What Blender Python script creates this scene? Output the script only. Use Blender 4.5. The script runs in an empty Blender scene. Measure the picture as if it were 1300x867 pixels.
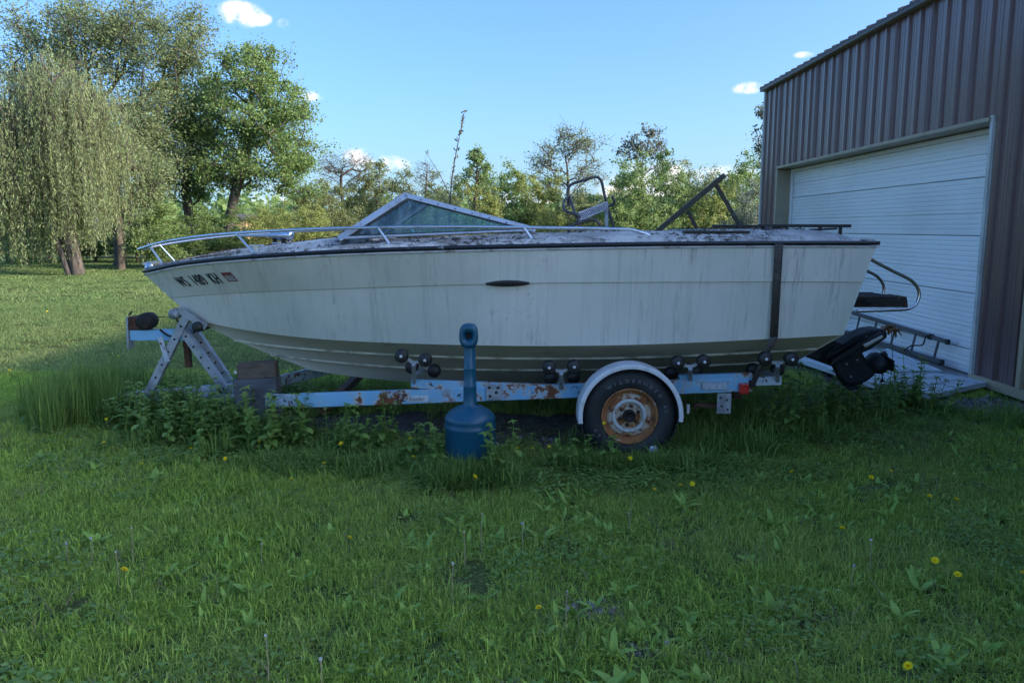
import bpy, bmesh, math, random
import numpy as np
from mathutils import Vector, Matrix, Euler

random.seed(7)
rng = np.random.default_rng(11)
R = math.radians
scene = bpy.context.scene
COL = scene.collection

# ------------------------------------------------------------------ camera
CAM_Z = 1.75
F_PX = 980.0                      # focal length in pixels of the 1300 px wide photograph
PITCH = math.atan(143.5 / F_PX)
cam = bpy.data.cameras.new("camera")
cam.sensor_width = 36.0
cam.lens = 36.0 * F_PX / 1300.0
cam.clip_start = 0.05
cam.clip_end = 2000.0
camo = bpy.data.objects.new("camera", cam)
camo.location = (0, 0, CAM_Z)
camo.rotation_euler = (math.pi / 2 - PITCH, 0, 0)
COL.objects.link(camo)
scene.camera = camo

# ------------------------------------------------------------------ light
SUN_EL, SUN_AZ = R(21.0), R(106.0)     # azimuth clockwise from +Y (the view direction)
SUN_DIR = Vector((math.sin(SUN_AZ) * math.cos(SUN_EL), math.cos(SUN_AZ) * math.cos(SUN_EL), math.sin(SUN_EL)))
scene.view_settings.view_transform = 'Standard'
scene.view_settings.look = 'None'
scene.view_settings.exposure = 2.0
scene.view_settings.gamma = 1.0
scene.view_settings.use_curve_mapping = False
scene.cycles.max_bounces = 8
scene.cycles.diffuse_bounces = 3
scene.cycles.glossy_bounces = 3
scene.cycles.transmission_bounces = 4
scene.cycles.transparent_max_bounces = 8

CP, SP = math.cos(PITCH), math.sin(PITCH)
def at(px, py, Y):
    """world point on the vertical plane at distance Y that the photograph shows at px, py"""
    a, b = (px - 650.0) / F_PX, -(py - 433.5) / F_PX
    t = Y / (CP + b * SP)
    return Vector((a * t, Y, CAM_Z + (-SP + b * CP) * t))
def atX(px, py, X):
    a, b = (px - 650.0) / F_PX, -(py - 433.5) / F_PX
    t = X / a
    return Vector((X, (CP + b * SP) * t, CAM_Z + (-SP + b * CP) * t))
def atZ(px, py, Z=0.0):
    a, b = (px - 650.0) / F_PX, -(py - 433.5) / F_PX
    t = (Z - CAM_Z) / (-SP + b * CP)
    return Vector((a * t, (CP + b * SP) * t, Z))

world = bpy.data.worlds.new("World")
scene.world = world
world.use_nodes = True
def make_world():
    nt = world.node_tree
    N, L = nt.nodes, nt.links
    N.clear()
    out = N.new('ShaderNodeOutputWorld')
    bg = N.new('ShaderNodeBackground')
    sky = N.new('ShaderNodeTexSky')
    sky.sky_type = 'NISHITA'
    sky.sun_disc = False
    sky.sun_elevation = SUN_EL
    sky.sun_rotation = SUN_AZ
    sky.altitude = 200
    sky.air_density = 1.0
    sky.dust_density = 5.0
    sky.ozone_density = 8.0
    bg.inputs['Strength'].default_value = SKY
    tc = N.new('ShaderNodeTexCoord')
    noi = N.new('ShaderNodeTexNoise'); noi.inputs['Scale'].default_value = 34; noi.inputs['Detail'].default_value = 7
    noi.inputs['Roughness'].default_value = 0.62
    L.new(tc.outputs['Generated'], noi.inputs['Vector'])
    def math_(op, a, b=None):
        n = N.new('ShaderNodeMath'); n.operation = op
        for i, v in enumerate((a, b)):
            if v is None: continue
            if isinstance(v, (int, float)): n.inputs[i].default_value = v
            else: L.new(v, n.inputs[i])
        return n.outputs[0]
    total = None
    # small fair weather clouds low over the trees: direction, half width, half height (radians), softness
    for px, py, hw, hh, amp in ((306, 18, 34, 17, 1.0), (325, 24, 22, 10, .9), (360, 30, 10, 7, .55), (385, 122, 30, 9, .7),
                                (484, 209, 44, 15, .95), (455, 200, 26, 15, .75), (812, 236, 66, 34, 1.0), (850, 222, 30, 24, 1.0), (930, 222, 60, 15, .8),
                                (950, 112, 24, 9, .75), (1020, 70, 14, 5, .5), (690, 262, 90, 24, .8), (395, 285, 90, 22, .8), (350, 260, 60, 30, .7), (110, 268, 90, 18, .7), (60, 190, 60, 20, .6),
                                (-250, 120, 120, 34, 1.0), (-420, 60, 90, 28, .9), (1500, 140, 110, 34, 1.0), (1720, 60, 130, 40, .9), (1350, -160, 70, 22, .9), (-80, -260, 90, 26, .8)):
        a, b = (px - 650.0) / F_PX, -(py - 433.5) / F_PX
        d = Vector((a, CP + b * SP, -SP + b * CP)).normalized()
        rt = d.cross(Vector((0, 0, 1))).normalized(); up = rt.cross(d).normalized()
        def dot(v, s):
            n = N.new('ShaderNodeVectorMath'); n.operation = 'DOT_PRODUCT'
            L.new(tc.outputs['Generated'], n.inputs[0]); n.inputs[1].default_value = v
            return math_('MULTIPLY', n.outputs['Value'], s)
        k = 1.0 / F_PX * 0.95
        x2 = math_('POWER', math_('ABSOLUTE', dot(rt, 1 / (hw * k))), 2.0)
        y2 = math_('POWER', math_('ABSOLUTE', dot(up, 1 / (hh * k))), 2.0)
        r2 = math_('ADD', x2, y2)
        g = math_('SUBTRACT', 1.0, r2)
        n = N.new('ShaderNodeVectorMath'); n.operation = 'DOT_PRODUCT'
        L.new(tc.outputs['Generated'], n.inputs[0]); n.inputs[1].default_value = d
        front = math_('GREATER_THAN', n.outputs['Value'], 0.2)
        v = math_('MULTIPLY', math_('MAXIMUM', math_('ADD', g, 0.0), 0.0), front)
        v = math_('MULTIPLY', v, amp)
        total = v if total is None else math_('MAXIMUM', total, v)
    nm = math_('MULTIPLY', math_('SUBTRACT', noi.outputs['Fac'], 0.46), 4.2)
    msk = math_('MULTIPLY', total, math_('ADD', nm, 0.55))
    mr = N.new('ShaderNodeMapRange'); mr.interpolation_type = 'SMOOTHSTEP'
    mr.inputs['From Min'].default_value = 0.06; mr.inputs['From Max'].default_value = 0.85
    L.new(msk, mr.inputs['Value'])
    mix = N.new('ShaderNodeMix'); mix.data_type = 'RGBA'
    L.new(mr.outputs['Result'], mix.inputs['Factor'])
    veil = N.new('ShaderNodeMix'); veil.data_type = 'RGBA'; veil.blend_type = 'ADD'; veil.inputs['Factor'].default_value = 1.0
    L.new(sky.outputs['Color'], veil.inputs['A']); veil.inputs['B'].default_value = (VEIL[0] / SKY, VEIL[1] / SKY, VEIL[2] / SKY, 1)
    sp = N.new('ShaderNodeSeparateXYZ'); L.new(tc.outputs['Generated'], sp.inputs[0])
    low = math_('POWER', math_('SUBTRACT', 1.0, math_('MAXIMUM', sp.outputs['Z'], 0.0)), 13.0)
    v2 = N.new('ShaderNodeMix'); v2.data_type = 'RGBA'; v2.blend_type = 'ADD'
    L.new(low, v2.inputs['Factor']); L.new(veil.outputs['Result'], v2.inputs['A']); v2.inputs['B'].default_value = (VEIL_LOW[0] / SKY, VEIL_LOW[1] / SKY, VEIL_LOW[2] / SKY, 1)
    L.new(v2.outputs['Result'], mix.inputs['A'])
    mix.inputs['B'].default_value = (CLOUD[0] / SKY, CLOUD[1] / SKY, CLOUD[2] / SKY, 1)
    L.new(mix.outputs['Result'], bg.inputs['Color'])
    L.new(bg.outputs[0], out.inputs['Surface'])
SKY = 0.104
VEIL = (0.004, 0.008, 0.012)         # thin even haze over the whole sky
VEIL_LOW = (0.125, 0.205, 0.26)        # thickening towards the horizon, the same all round
CLOUD = (0.36, 0.345, 0.35)
make_world()

sun = bpy.data.lights.new("sun", 'SUN')
sun.energy = 2.0
sun.angle = R(1.6)
sun.color = (0.86, 0.70, 0.52)
suno = bpy.data.objects.new("sun", sun)
suno.location = (30, 30, 20)
suno.rotation_euler = (-SUN_DIR).to_track_quat('-Z', 'Y').to_euler()
COL.objects.link(suno)

# ------------------------------------------------------------------ helpers
ORG = {}
def setp(o, label=None, cat=None, group=None, kind=None):
    if label: o["label"] = label
    if cat: o["category"] = cat
    if group: o["group"] = group
    if kind: o["kind"] = kind
    return o
def thing(name, label, cat, loc=(0, 0, 0), group=None):
    o = bpy.data.objects.new(name, None)
    o.empty_display_size = 0.2
    o.location = loc
    COL.objects.link(o)
    ORG[o] = Vector(loc)
    return setp(o, label, cat, group)
def np_mesh(name, V, faces_by_size):
    """V (n,3); faces_by_size: list of int arrays (m,k)"""
    me = bpy.data.meshes.new(name)
    V = np.asarray(V, dtype=np.float32)
    me.vertices.add(len(V)); me.vertices.foreach_set('co', V.ravel())
    nl = sum(f.size for f in faces_by_size); nf = sum(len(f) for f in faces_by_size)
    me.loops.add(nl); me.polygons.add(nf)
    me.loops.foreach_set('vertex_index', np.concatenate([f.ravel() for f in faces_by_size]).astype(np.int32))
    tot = np.concatenate([np.full(len(f), f.shape[1]) for f in faces_by_size]).astype(np.int32)
    st = np.concatenate([[0], np.cumsum(tot)[:-1]]).astype(np.int32)
    me.polygons.foreach_set('loop_start', st)
    try: me.polygons.foreach_set('loop_total', tot)
    except Exception: pass
    me.update(calc_edges=True)
    me.validate()
    return me
def link(name, me, mats, parent=None, smooth=False, loc=None):
    o = bpy.data.objects.new(name, me)
    for m in (mats if isinstance(mats, (list, tuple)) else [mats]):
        if m is not None and len(me.materials) < (len(mats) if isinstance(mats, (list, tuple)) else 1): me.materials.append(m)
    if smooth: me.polygons.foreach_set('use_smooth', np.ones(len(me.polygons), dtype=bool))
    COL.objects.link(o)
    if parent is not None:
        o.parent = parent
        ORG[o] = ORG[parent]
    else:
        ORG[o] = Vector((0, 0, 0))
        if loc is not None: o.location = loc; ORG[o] = Vector(loc)
    return o
class MB:
    def __init__(s): s.v = []; s.f = []; s.m = []; s.sm = []
    def add(s, vs, fs, mi=0, smooth=False):
        b = len(s.v); s.v += [Vector(v) for v in vs]
        for f in fs: s.f.append([b + i for i in f]); s.m.append(mi); s.sm.append(smooth)
        return s
    def box(s, c, size, rot=None, mi=0):
        x, y, z = (d / 2 for d in size)
        vs = [Vector((i * x, j * y, k * z)) for i in (-1, 1) for j in (-1, 1) for k in (-1, 1)]
        if rot is not None:
            q = Euler(rot).to_matrix() if not isinstance(rot, Matrix) else rot
            vs = [q @ v for v in vs]
        c = Vector(c)
        return s.add([v + c for v in vs], [(0, 1, 3, 2), (4, 6, 7, 5), (0, 4, 5, 1), (2, 3, 7, 6), (0, 2, 6, 4), (1, 5, 7, 3)], mi)
    def bar(s, a, b, w, h, up=(0, 0, 1), mi=0):
        """box from a to b, w across (side), h along up"""
        a, b = Vector(a), Vector(b); d = (b - a); L = d.length; d.normalize()
        u = Vector(up); u = (u - d * u.dot(d)).normalized(); sd = d.cross(u)
        m = Matrix((d, sd, u)).transposed()
        return s.box((a + b) / 2, (L, w, h), m, mi)
    def tube(s, pts, r, n=8, mi=0, caps=True, smooth=True):
        pts = [Vector(p) for p in pts]; k = len(pts)
        rr = r if isinstance(r, (list, tuple)) else [r] * k
        base = len(s.v)
        t0 = (pts[1] - pts[0]).normalized()
        nrm = t0.orthogonal().normalized()
        vs = []
        for i, p in enumerate(pts):
            t = (pts[min(i + 1, k - 1)] - pts[max(i - 1, 0)])
            t = t.normalized() if t.length > 1e-9 else t0
            nrm = (nrm - t * nrm.dot(t)); nrm = nrm.normalized() if nrm.length > 1e-6 else t.orthogonal().normalized()
            bn = t.cross(nrm)
            for j in range(n):
                a = 2 * math.pi * j / n
                vs.append(p + (nrm * math.cos(a) + bn * math.sin(a)) * rr[i])
        fs = [(i * n + j, i * n + (j + 1) % n, (i + 1) * n + (j + 1) % n, (i + 1) * n + j) for i in range(k - 1) for j in range(n)]
        s.add(vs, fs, mi, smooth)
        if caps:
            s.add([vs[j] for j in range(n)], [tuple(range(n))[::-1]], mi)
            s.add([vs[(k - 1) * n + j] for j in range(n)], [tuple(range(n))], mi)
        return s
    def lathe(s, prof, c, axis='Z', n=32, mi=0, a0=0, a1=2 * math.pi, smooth=True):
        """prof list of (r, h); axis direction"""
        c = Vector(c)
        full = abs(a1 - a0 - 2 * math.pi) < 1e-6
        k = n if full else n + 1
        vs = []
        for r, h in prof:
            for j in range(k):
                a = a0 + (a1 - a0) * j / n
                x, y = r * math.cos(a), r * math.sin(a)
                vs.append(c + (Vector((x, y, h)) if axis == 'Z' else Vector((x, h, y)) if axis == 'Y' else Vector((h, x, y))))
        fs = []
        for i in range(len(prof) - 1):
            for j in range(n):
                j2 = (j + 1) % k
                fs.append((i * k + j, i * k + j2, (i + 1) * k + j2, (i + 1) * k + j))
        return s.add(vs, fs, mi, smooth)
    def grid(s, rows, mi=0, smooth=True):
        """rows: list of equal length lists of points"""
        n = len(rows[0]); vs = [p for r in rows for p in r]
        fs = [(i * n + j, i * n + j + 1, (i + 1) * n + j + 1, (i + 1) * n + j) for i in range(len(rows) - 1) for j in range(n - 1)]
        return s.add(vs, fs, mi, smooth)
    def prism(s, poly, off, mi=0):
        """closed polygon of 3d points pushed by off"""
        off = Vector(off); n = len(poly); a = [Vector(p) for p in poly]; b = [p + off for p in a]
        fs = [tuple(range(n)), tuple(range(2 * n - 1, n - 1, -1))] + [(i, n + i, n + (i + 1) % n, (i + 1) % n) for i in range(n)]
        return s.add(a + b, fs, mi)
    def build(s, name, mats, parent=None, bevel=0, label=None, fix=True, loc=None):
        me = bpy.data.meshes.new(name)
        o0 = ORG[parent] if parent is not None else (Vector(loc) if loc is not None else Vector((0, 0, 0)))
        me.from_pydata([tuple(v - o0) for v in s.v], [], s.f)
        me.polygons.foreach_set('material_index', s.m)
        me.polygons.foreach_set('use_smooth', s.sm)
        if fix:
            bm = bmesh.new(); bm.from_mesh(me)
            bmesh.ops.recalc_face_normals(bm, faces=bm.faces)
            bm.to_mesh(me); bm.free()
        me.update()
        o = link(name, me, mats, parent, loc=loc)
        if bevel:
            b = o.modifiers.new('bevel', 'BEVEL'); b.width = bevel; b.segments = 2; b.limit_method = 'ANGLE'; b.angle_limit = R(40)
        if label: o["label"] = label
        return o
def copy_tree(o, parent=None):
    c = o.copy(); COL.objects.link(c)
    if parent is not None: c.parent = parent
    for ch in o.children: copy_tree(ch, c)
    return c
def smooth_path(pts, n=6):
    """Catmull-Rom through the points"""
    P = [Vector(p) for p in pts]; P = [P[0] * 2 - P[1]] + P + [P[-1] * 2 - P[-2]]
    out = []
    for i in range(1, len(P) - 2):
        for k in range(n):
            t = k / n
            out.append(0.5 * ((2 * P[i]) + (-P[i - 1] + P[i + 1]) * t + (2 * P[i - 1] - 5 * P[i] + 4 * P[i + 1] - P[i + 2]) * t * t + (-P[i - 1] + 3 * P[i] - 3 * P[i + 1] + P[i + 2]) * t ** 3))
    out.append(P[-2])
    return out

# ------------------------------------------------------------------ materials
def mat(name, col, rough=0.5, metal=0.0, layers=(), bump=None, spec=0.5, coat=0, emit=None):
    m = bpy.data.materials.new(name); m.use_nodes = True
    nt = m.node_tree; N, L = nt.nodes, nt.links
    p = N['Principled BSDF']
    p.inputs['Specular IOR Level'].default_value = spec
    if coat: p.inputs['Coat Weight'].default_value = coat; p.inputs['Coat Roughness'].default_value = 0.15
    tc = N.new('ShaderNodeTexCoord'); oi = N.new('ShaderNodeObjectInfo')
    vo = N.new('ShaderNodeVectorMath'); vo.operation = 'MULTIPLY_ADD'
    cmb = N.new('ShaderNodeCombineXYZ'); mu = N.new('ShaderNodeMath'); mu.operation = 'MULTIPLY'; mu.inputs[1].default_value = 37.0
    L.new(oi.outputs['Random'], mu.inputs[0]); L.new(mu.outputs[0], cmb.inputs[0]); L.new(mu.outputs[0], cmb.inputs[1])
    vo.inputs[1].default_value = (1, 1, 1)
    L.new(tc.outputs['Object'], vo.inputs[0]); L.new(cmb.outputs[0], vo.inputs[2])
    cur_c = None; cur_r = None; cur_m = None
    rgb = N.new('ShaderNodeRGB'); rgb.outputs[0].default_value = (*col, 1); cur_c = rgb.outputs[0]
    val = N.new('ShaderNodeValue'); val.outputs[0].default_value = rough; cur_r = val.outputs[0]
    vm = N.new('ShaderNodeValue'); vm.outputs[0].default_value = metal; cur_m = vm.outputs[0]
    for ly in layers:
        c2, scale, lo, hi = ly[:4]; kw = ly[4] if len(ly) > 4 else {}
        mp = N.new('ShaderNodeMapping'); mp.inputs['Scale'].default_value = kw.get('stretch', (1, 1, 1)); mp.inputs['Location'].default_value = (kw.get('seed', 0) * 3.7,) * 3
        L.new(vo.outputs[0], mp.inputs['Vector'])
        no = N.new('ShaderNodeTexNoise'); no.inputs['Scale'].default_value = scale; no.inputs['Detail'].default_value = kw.get('detail', 6); no.inputs['Roughness'].default_value = kw.get('nr', 0.6)
        no.inputs['Distortion'].default_value = kw.get('dist', 0)
        L.new(mp.outputs[0], no.inputs['Vector'])
        mr = N.new('ShaderNodeMapRange'); mr.interpolation_type = 'SMOOTHSTEP'
        mr.inputs['From Min'].default_value = lo; mr.inputs['From Max'].default_value = hi; mr.inputs['To Max'].default_value = kw.get('op', 1.0)
        L.new(no.outputs['Fac'], mr.inputs['Value'])
        fac = mr.outputs['Result']
        if 'mask' in kw:      # second, larger noise that confines the first
            no2 = N.new('ShaderNodeTexNoise'); no2.inputs['Scale'].default_value = kw['mask'][0]; no2.inputs['Detail'].default_value = 3
            L.new(mp.outputs[0], no2.inputs['Vector'])
            m2 = N.new('ShaderNodeMapRange'); m2.interpolation_type = 'SMOOTHSTEP'; m2.inputs['From Min'].default_value = kw['mask'][1]; m2.inputs['From Max'].default_value = kw['mask'][2]
            L.new(no2.outputs['Fac'], m2.inputs['Value'])
            mm = N.new('ShaderNodeMath'); mm.operation = 'MULTIPLY'; L.new(fac, mm.inputs[0]); L.new(m2.outputs[0], mm.inputs[1]); fac = mm.outputs[0]
        mx = N.new('ShaderNodeMix'); mx.data_type = 'RGBA'
        L.new(fac, mx.inputs['Factor']); L.new(cur_c, mx.inputs['A']); mx.inputs['B'].default_value = (*c2, 1); cur_c = mx.outputs['Result']
        if 'rough' in kw:
            m1 = N.new('ShaderNodeMix'); L.new(fac, m1.inputs['Factor']); L.new(cur_r, m1.inputs['A']); m1.inputs['B'].default_value = kw['rough']; cur_r = m1.outputs['Result']
        if 'metal' in kw:
            m1 = N.new('ShaderNodeMix'); L.new(fac, m1.inputs['Factor']); L.new(cur_m, m1.inputs['A']); m1.inputs['B'].default_value = kw['metal']; cur_m = m1.outputs['Result']
    L.new(cur_c, p.inputs['Base Color']); L.new(cur_r, p.inputs['Roughness']); L.new(cur_m, p.inputs['Metallic'])
    if emit: p.inputs['Emission Color'].default_value = (*emit[0], 1); p.inputs['Emission Strength'].default_value = emit[1]
    if bump:
        no = N.new('ShaderNodeTexNoise'); no.inputs['Scale'].default_value = bump[0]; no.inputs['Detail'].default_value = 5
        L.new(vo.outputs[0], no.inputs['Vector'])
        b = N.new('ShaderNodeBump'); b.inputs['Strength'].default_value = bump[1]; b.inputs['Distance'].default_value = bump[2] if len(bump) > 2 else 0.01
        L.new(no.outputs['Fac'], b.inputs['Height']); L.new(b.outputs[0], p.inputs['Normal'])
    return m
def leaf_mat(name, c1, c2, trans=0.35, rough=0.55, tint=None, c3=None):
    """per-leaf colour between c1 and c2, some light through the leaf; tint: name of an instance attribute"""
    m = bpy.data.materials.new(name); m.use_nodes = True
    nt = m.node_tree; N, L = nt.nodes, nt.links
    p = N['Principled BSDF']; p.inputs['Roughness'].default_value = rough; p.inputs['Specular IOR Level'].default_value = 0.25
    g = N.new('ShaderNodeNewGeometry')
    mx = N.new('ShaderNodeMix'); mx.data_type = 'RGBA'
    mx.inputs['A'].default_value = (*c1, 1); mx.inputs['B'].default_value = (*c2, 1)
    L.new(g.outputs['Random Per Island'], mx.inputs['Factor'])
    c = mx.outputs['Result']
    if tint:
        a = N.new('ShaderNodeAttribute'); a.attribute_type = 'INSTANCER'; a.attribute_name = tint
        m2 = N.new('ShaderNodeMix'); m2.data_type = 'RGBA'
        L.new(a.outputs['Fac'], m2.inputs['Factor']); L.new(c, m2.inputs['A']); m2.inputs['B'].default_value = (*c3, 1)
        c = m2.outputs['Result']
    L.new(c, p.inputs['Base Color'])
    t = N.new('ShaderNodeBsdfTranslucent'); hs = N.new('ShaderNodeHueSaturation'); hs.inputs['Value'].default_value = 1.3; hs.inputs['Hue'].default_value = 0.485
    L.new(c, hs.inputs['Color']); L.new(hs.outputs[0], t.inputs['Color'])
    ms = N.new('ShaderNodeMixShader'); ms.inputs[0].default_value = trans
    L.new(p.outputs[0], ms.inputs[1]); L.new(t.outputs[0], ms.inputs[2])
    L.new(ms.outputs[0], N['Material Output'].inputs['Surface'])
    return m

RUST = (0.16, 0.055, 0.022)
M = {}
M['gel'] = mat('gelcoat', (0.74, 0.70, 0.64), 0.36, layers=[
    ((0.52, 0.53, 0.46), 0.55, 0.42, 0.72, dict(op=0.75)),
    ((0.34, 0.34, 0.31), 3.0, 0.46, 0.74, dict(stretch=(7, 1, 0.20), op=0.5, nr=.68, mask=(0.9, .36, .62))),
    ((0.14, 0.14, 0.13), 6.0, 0.52, 0.68, dict(stretch=(5, 1, 0.30), op=0.48, nr=.74, mask=(1.1, .45, .62), seed=2)),
    ((0.16, 0.16, 0.14), 34, 0.57, 0.70, dict(op=0.32, stretch=(1, 1, .6), mask=(2.2, .50, .64), seed=4)),
    ((0.10, 0.10, 0.09), 9, 0.66, 0.74, dict(op=0.5, stretch=(1, 1, .55), mask=(1.6, .5, .64), seed=6)),
    ], bump=(2.0, 0.08, 0.01), spec=0.45)
M['bottom'] = mat('hull_bottom_paint', (0.56, 0.52, 0.42), 0.6, layers=[
    ((0.42, 0.39, 0.29), 1.4, 0.4, 0.7, dict(stretch=(.5, 1, 1))),
    ((0.10, 0.09, 0.06), 4.0, 0.58, 0.78, dict(stretch=(1, 1, .6), op=.8)),
    ((0.34, 0.34, 0.25), 12, 0.62, 0.72, dict(op=.35))], bump=(30, 0.15))
M['strake'] = mat('strake_edge', (0.60, 0.56, 0.45), 0.55, layers=[((0.2, 0.2, 0.13), 6, .45, .7)])
M['deck'] = mat('weathered_deck', (0.56, 0.53, 0.49), 0.75, spec=.2, layers=[
    ((0.28, 0.25, 0.225), 2.2, 0.40, 0.64, dict(op=0.8)),
    ((0.09, 0.075, 0.062), 15, 0.49, 0.60, dict(nr=.7, mask=(1.6, .38, .58))),
    ((0.028, 0.024, 0.02), 42, 0.54, 0.62, dict(nr=.75, mask=(2.4, .40, .60), seed=3)),
    ((0.60, 0.57, 0.54), 22, 0.60, 0.68, dict(seed=5, op=.8))], bump=(70, 0.35, 0.01))
M['rub'] = mat('rub_rail_vinyl', (0.010, 0.010, 0.016), 0.35, layers=[((0.42, 0.42, 0.42), 26, 0.62, 0.68, dict(mask=(1.1, .52, .68)))])
M['rubw'] = mat('rub_insert', (0.58, 0.56, 0.55), 0.5, layers=[((0.25, .22, .2), 9, .5, .7)])
M['chrome'] = mat('stainless', (0.62, 0.63, 0.66), 0.16, 1.0, layers=[((0.35, .34, .33), 9, .5, .75, dict(rough=.4))])
M['alu'] = mat('aluminium', (0.52, 0.53, 0.56), 0.42, 0.75, layers=[((0.30, .30, .31), 12, .5, .75, dict(rough=.6))])
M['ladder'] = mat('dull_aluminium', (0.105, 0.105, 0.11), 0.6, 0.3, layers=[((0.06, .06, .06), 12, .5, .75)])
M['galv'] = mat('galvanised', (0.36, 0.38, 0.41), 0.55, 0.45, layers=[((0.22, .23, .25), 8, .42, .66), ((0.5, .5, .52), 20, .56, .7, dict(op=.6)), (RUST, 10, .66, .72, dict(rough=.9, metal=0))], bump=(40, .12))
M['blue'] = mat('trailer_blue_paint', (0.18, 0.40, 0.60), 0.5, layers=[
    ((0.28, 0.47, 0.62), 2.5, 0.45, 0.7, dict(op=.7)),
    ((0.46, 0.44, 0.42), 7, .50, .545, dict(nr=.68, rough=.7, mask=(2.0, .44, .52))),
    (RUST, 7, .535, .60, dict(nr=.68, rough=.9, mask=(2.0, .44, .52))),
    ((0.05, 0.022, 0.014), 22, .56, .66, dict(rough=.9, mask=(3.2, .52, .6), seed=3))], bump=(30, .2))
M['palepaint'] = mat('pale_trailer_paint', (0.42, 0.48, 0.53), 0.5, layers=[((0.2, .24, .28), 6, .45, .7), (RUST, 8, .58, .63, dict(rough=.9)), ((0.06, .02, .012), 22, .58, .66, dict(rough=.9))], bump=(30, .2))
M['rust'] = mat('rusted_steel', (0.10, 0.040, 0.020), 0.85, 0.1, layers=[((0.035, .018, .012), 12, .4, .65), ((0.20, .075, .03), 25, .6, .72)], bump=(60, .4))
M['dark'] = mat('dark_rusted_steel', (0.018, 0.014, 0.012), 0.7, 0.2, layers=[((0.07, .03, .018), 14, .55, .72)], bump=(50, .3))
M['rubber'] = mat('black_rubber', (0.011, 0.012, 0.015), 0.62, layers=[((0.028, .03, .034), 5, .42, .7), ((0.05, .048, .042), 30, .62, .75, dict(op=.5))], bump=(60, .1))
M['roller'] = mat('roller_rubber', (0.013, 0.013, 0.014), 0.5, layers=[((0.035, .034, .032), 12, .5, .7)])
M['rim'] = mat('rusty_white_wheel', (0.42, 0.38, 0.32), 0.6, layers=[((0.38, .26, .15), 5, .38, .62), ((0.24, .085, .03), 13, .46, .54, dict(rough=.9, mask=(4, .28, .46))), ((0.09, .035, .018), 26, .56, .64, dict(rough=.9))], bump=(70, .3))
M['rimrust'] = mat('wheel_lip_rust', (0.34, 0.135, 0.048), 0.85, layers=[((0.10, .042, .02), 9, .45, .6), ((0.46, .40, .32), 18, .60, .66), ((0.36, .18, .07), 40, .6, .68)], bump=(80, .35))
M['rimwhite'] = mat('wheel_ring_white', (0.50, 0.50, 0.50), 0.6, layers=[((0.36, .30, .24), 9, .5, .64), ((0.20, .08, .03), 20, .62, .67, dict(rough=.9))], bump=(60, .2))
M['white'] = mat('white_plastic', (0.62, 0.62, 0.65), 0.45, layers=[((0.42, .42, .41), 5, .45, .7), ((0.2, .19, .17), 30, .66, .74)])
M['ink'] = mat('white_lettering', (0.24, 0.25, 0.27), 0.7)
M['black'] = mat('black_lettering', (0.012, 0.013, 0.018), 0.6)
M['navy'] = mat('black_plastic', (0.013, 0.012, 0.012), 0.45, layers=[((0.05, .045, .04), 20, .6, .7)])
M['drive'] = mat('sterndrive_black', (0.008, 0.010, 0.016), 0.55, spec=.35, layers=[((0.03, .032, .038), 4, .45, .7), ((0.13, .13, .13), 26, .66, .72, dict(mask=(3, .45, .6)))], bump=(30, .15))
M['ash'] = mat('blue_receptacle_plastic', (0.003, 0.066, 0.125), 0.36, layers=[((0.006, .085, .145), 3, .4, .7), ((0.02, .085, .12), 7, .58, .74, dict(op=.5, rough=.6)), ((0.05, .055, .045), 16, .64, .76, dict(op=.45, stretch=(1, 1, .5), seed=4, rough=.8)), ((0.02, .06, .10), 20, .6, .75)], bump=(25, .04))
M['hole'] = mat('dark_hollow', (0.004, 0.004, 0.005), 0.9)
M['wood'] = mat('weathered_wood', (0.105, 0.080, 0.062), 0.8, layers=[((0.06, .042, .032), 8, .4, .65, dict(stretch=(1, 6, 8))), ((0.2, .16, .13), 20, .6, .75, dict(stretch=(1, 5, 5)))], bump=(40, .3))
M['rotwood'] = mat('rotten_plank', (0.030, 0.024, 0.018), 0.85, layers=[((0.10, .07, .03), 18, .56, .68), ((0.008, .007, .006), 8, .5, .65)], bump=(40, .6, .02))
M['block'] = mat('dark_concrete', (0.085, 0.095, 0.115), 0.9, layers=[((0.05, .055, .065), 6, .4, .7), ((0.14, .15, .15), 30, .6, .7)], bump=(60, .4))
M['strap'] = mat('brown_webbing', (0.085, 0.070, 0.060), 0.9, layers=[((0.14, .12, .105), 8, .45, .75), ((0.03, .026, .025), 90, .5, .6)], bump=(200, .3))
M['red'] = mat('red_lens', (0.55, 0.02, 0.02), 0.25, coat=.5, layers=[((0.30, .008, .01), 30, .45, .6)])
M['brown'] = mat('brown_steel_siding', (0.150, 0.088, 0.082), 0.22, 0.0, layers=[((0.180, .105, .098), 0.8, .42, .7, dict(stretch=(1, 1, .3))), ((0.10, .058, .054), 3, .55, .8, dict(stretch=(1, 4, .2), op=.7)), ((0.22, .19, .17), 40, .66, .74, dict(op=.4))], spec=.5)
M['roof'] = mat('brown_steel_roof', (0.045, 0.032, 0.029), 0.45)
M['tan'] = mat('tan_trim', (0.36, 0.29, 0.19), 0.5, layers=[((0.28, .22, .145), 1.5, .45, .75), ((0.16, .13, .09), 16, .64, .74, dict(op=.6))])
M['trimgrey'] = mat('pale_trim', (0.50, 0.49, 0.45), 0.5, layers=[((0.36, .34, .29), 2, .45, .7)])
M['door'] = mat('white_door_steel', (0.80, 0.77, 0.74), 0.42, layers=[((0.68, .65, .62), 0.7, .42, .72, dict(stretch=(1, .5, .8))), ((0.42, .41, .38), 6, .60, .8, dict(stretch=(1, 1.5, .35), op=.35))], spec=.5)
M['sheet'] = mat('white_panel_dirty', (0.50, 0.54, 0.58), 0.5, layers=[((0.36, .39, .42), 2, .42, .7), ((0.10, .09, .075), 5, .60, .72, dict(op=.8)), ((0.07, .06, .05), 30, .64, .72)])
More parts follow.
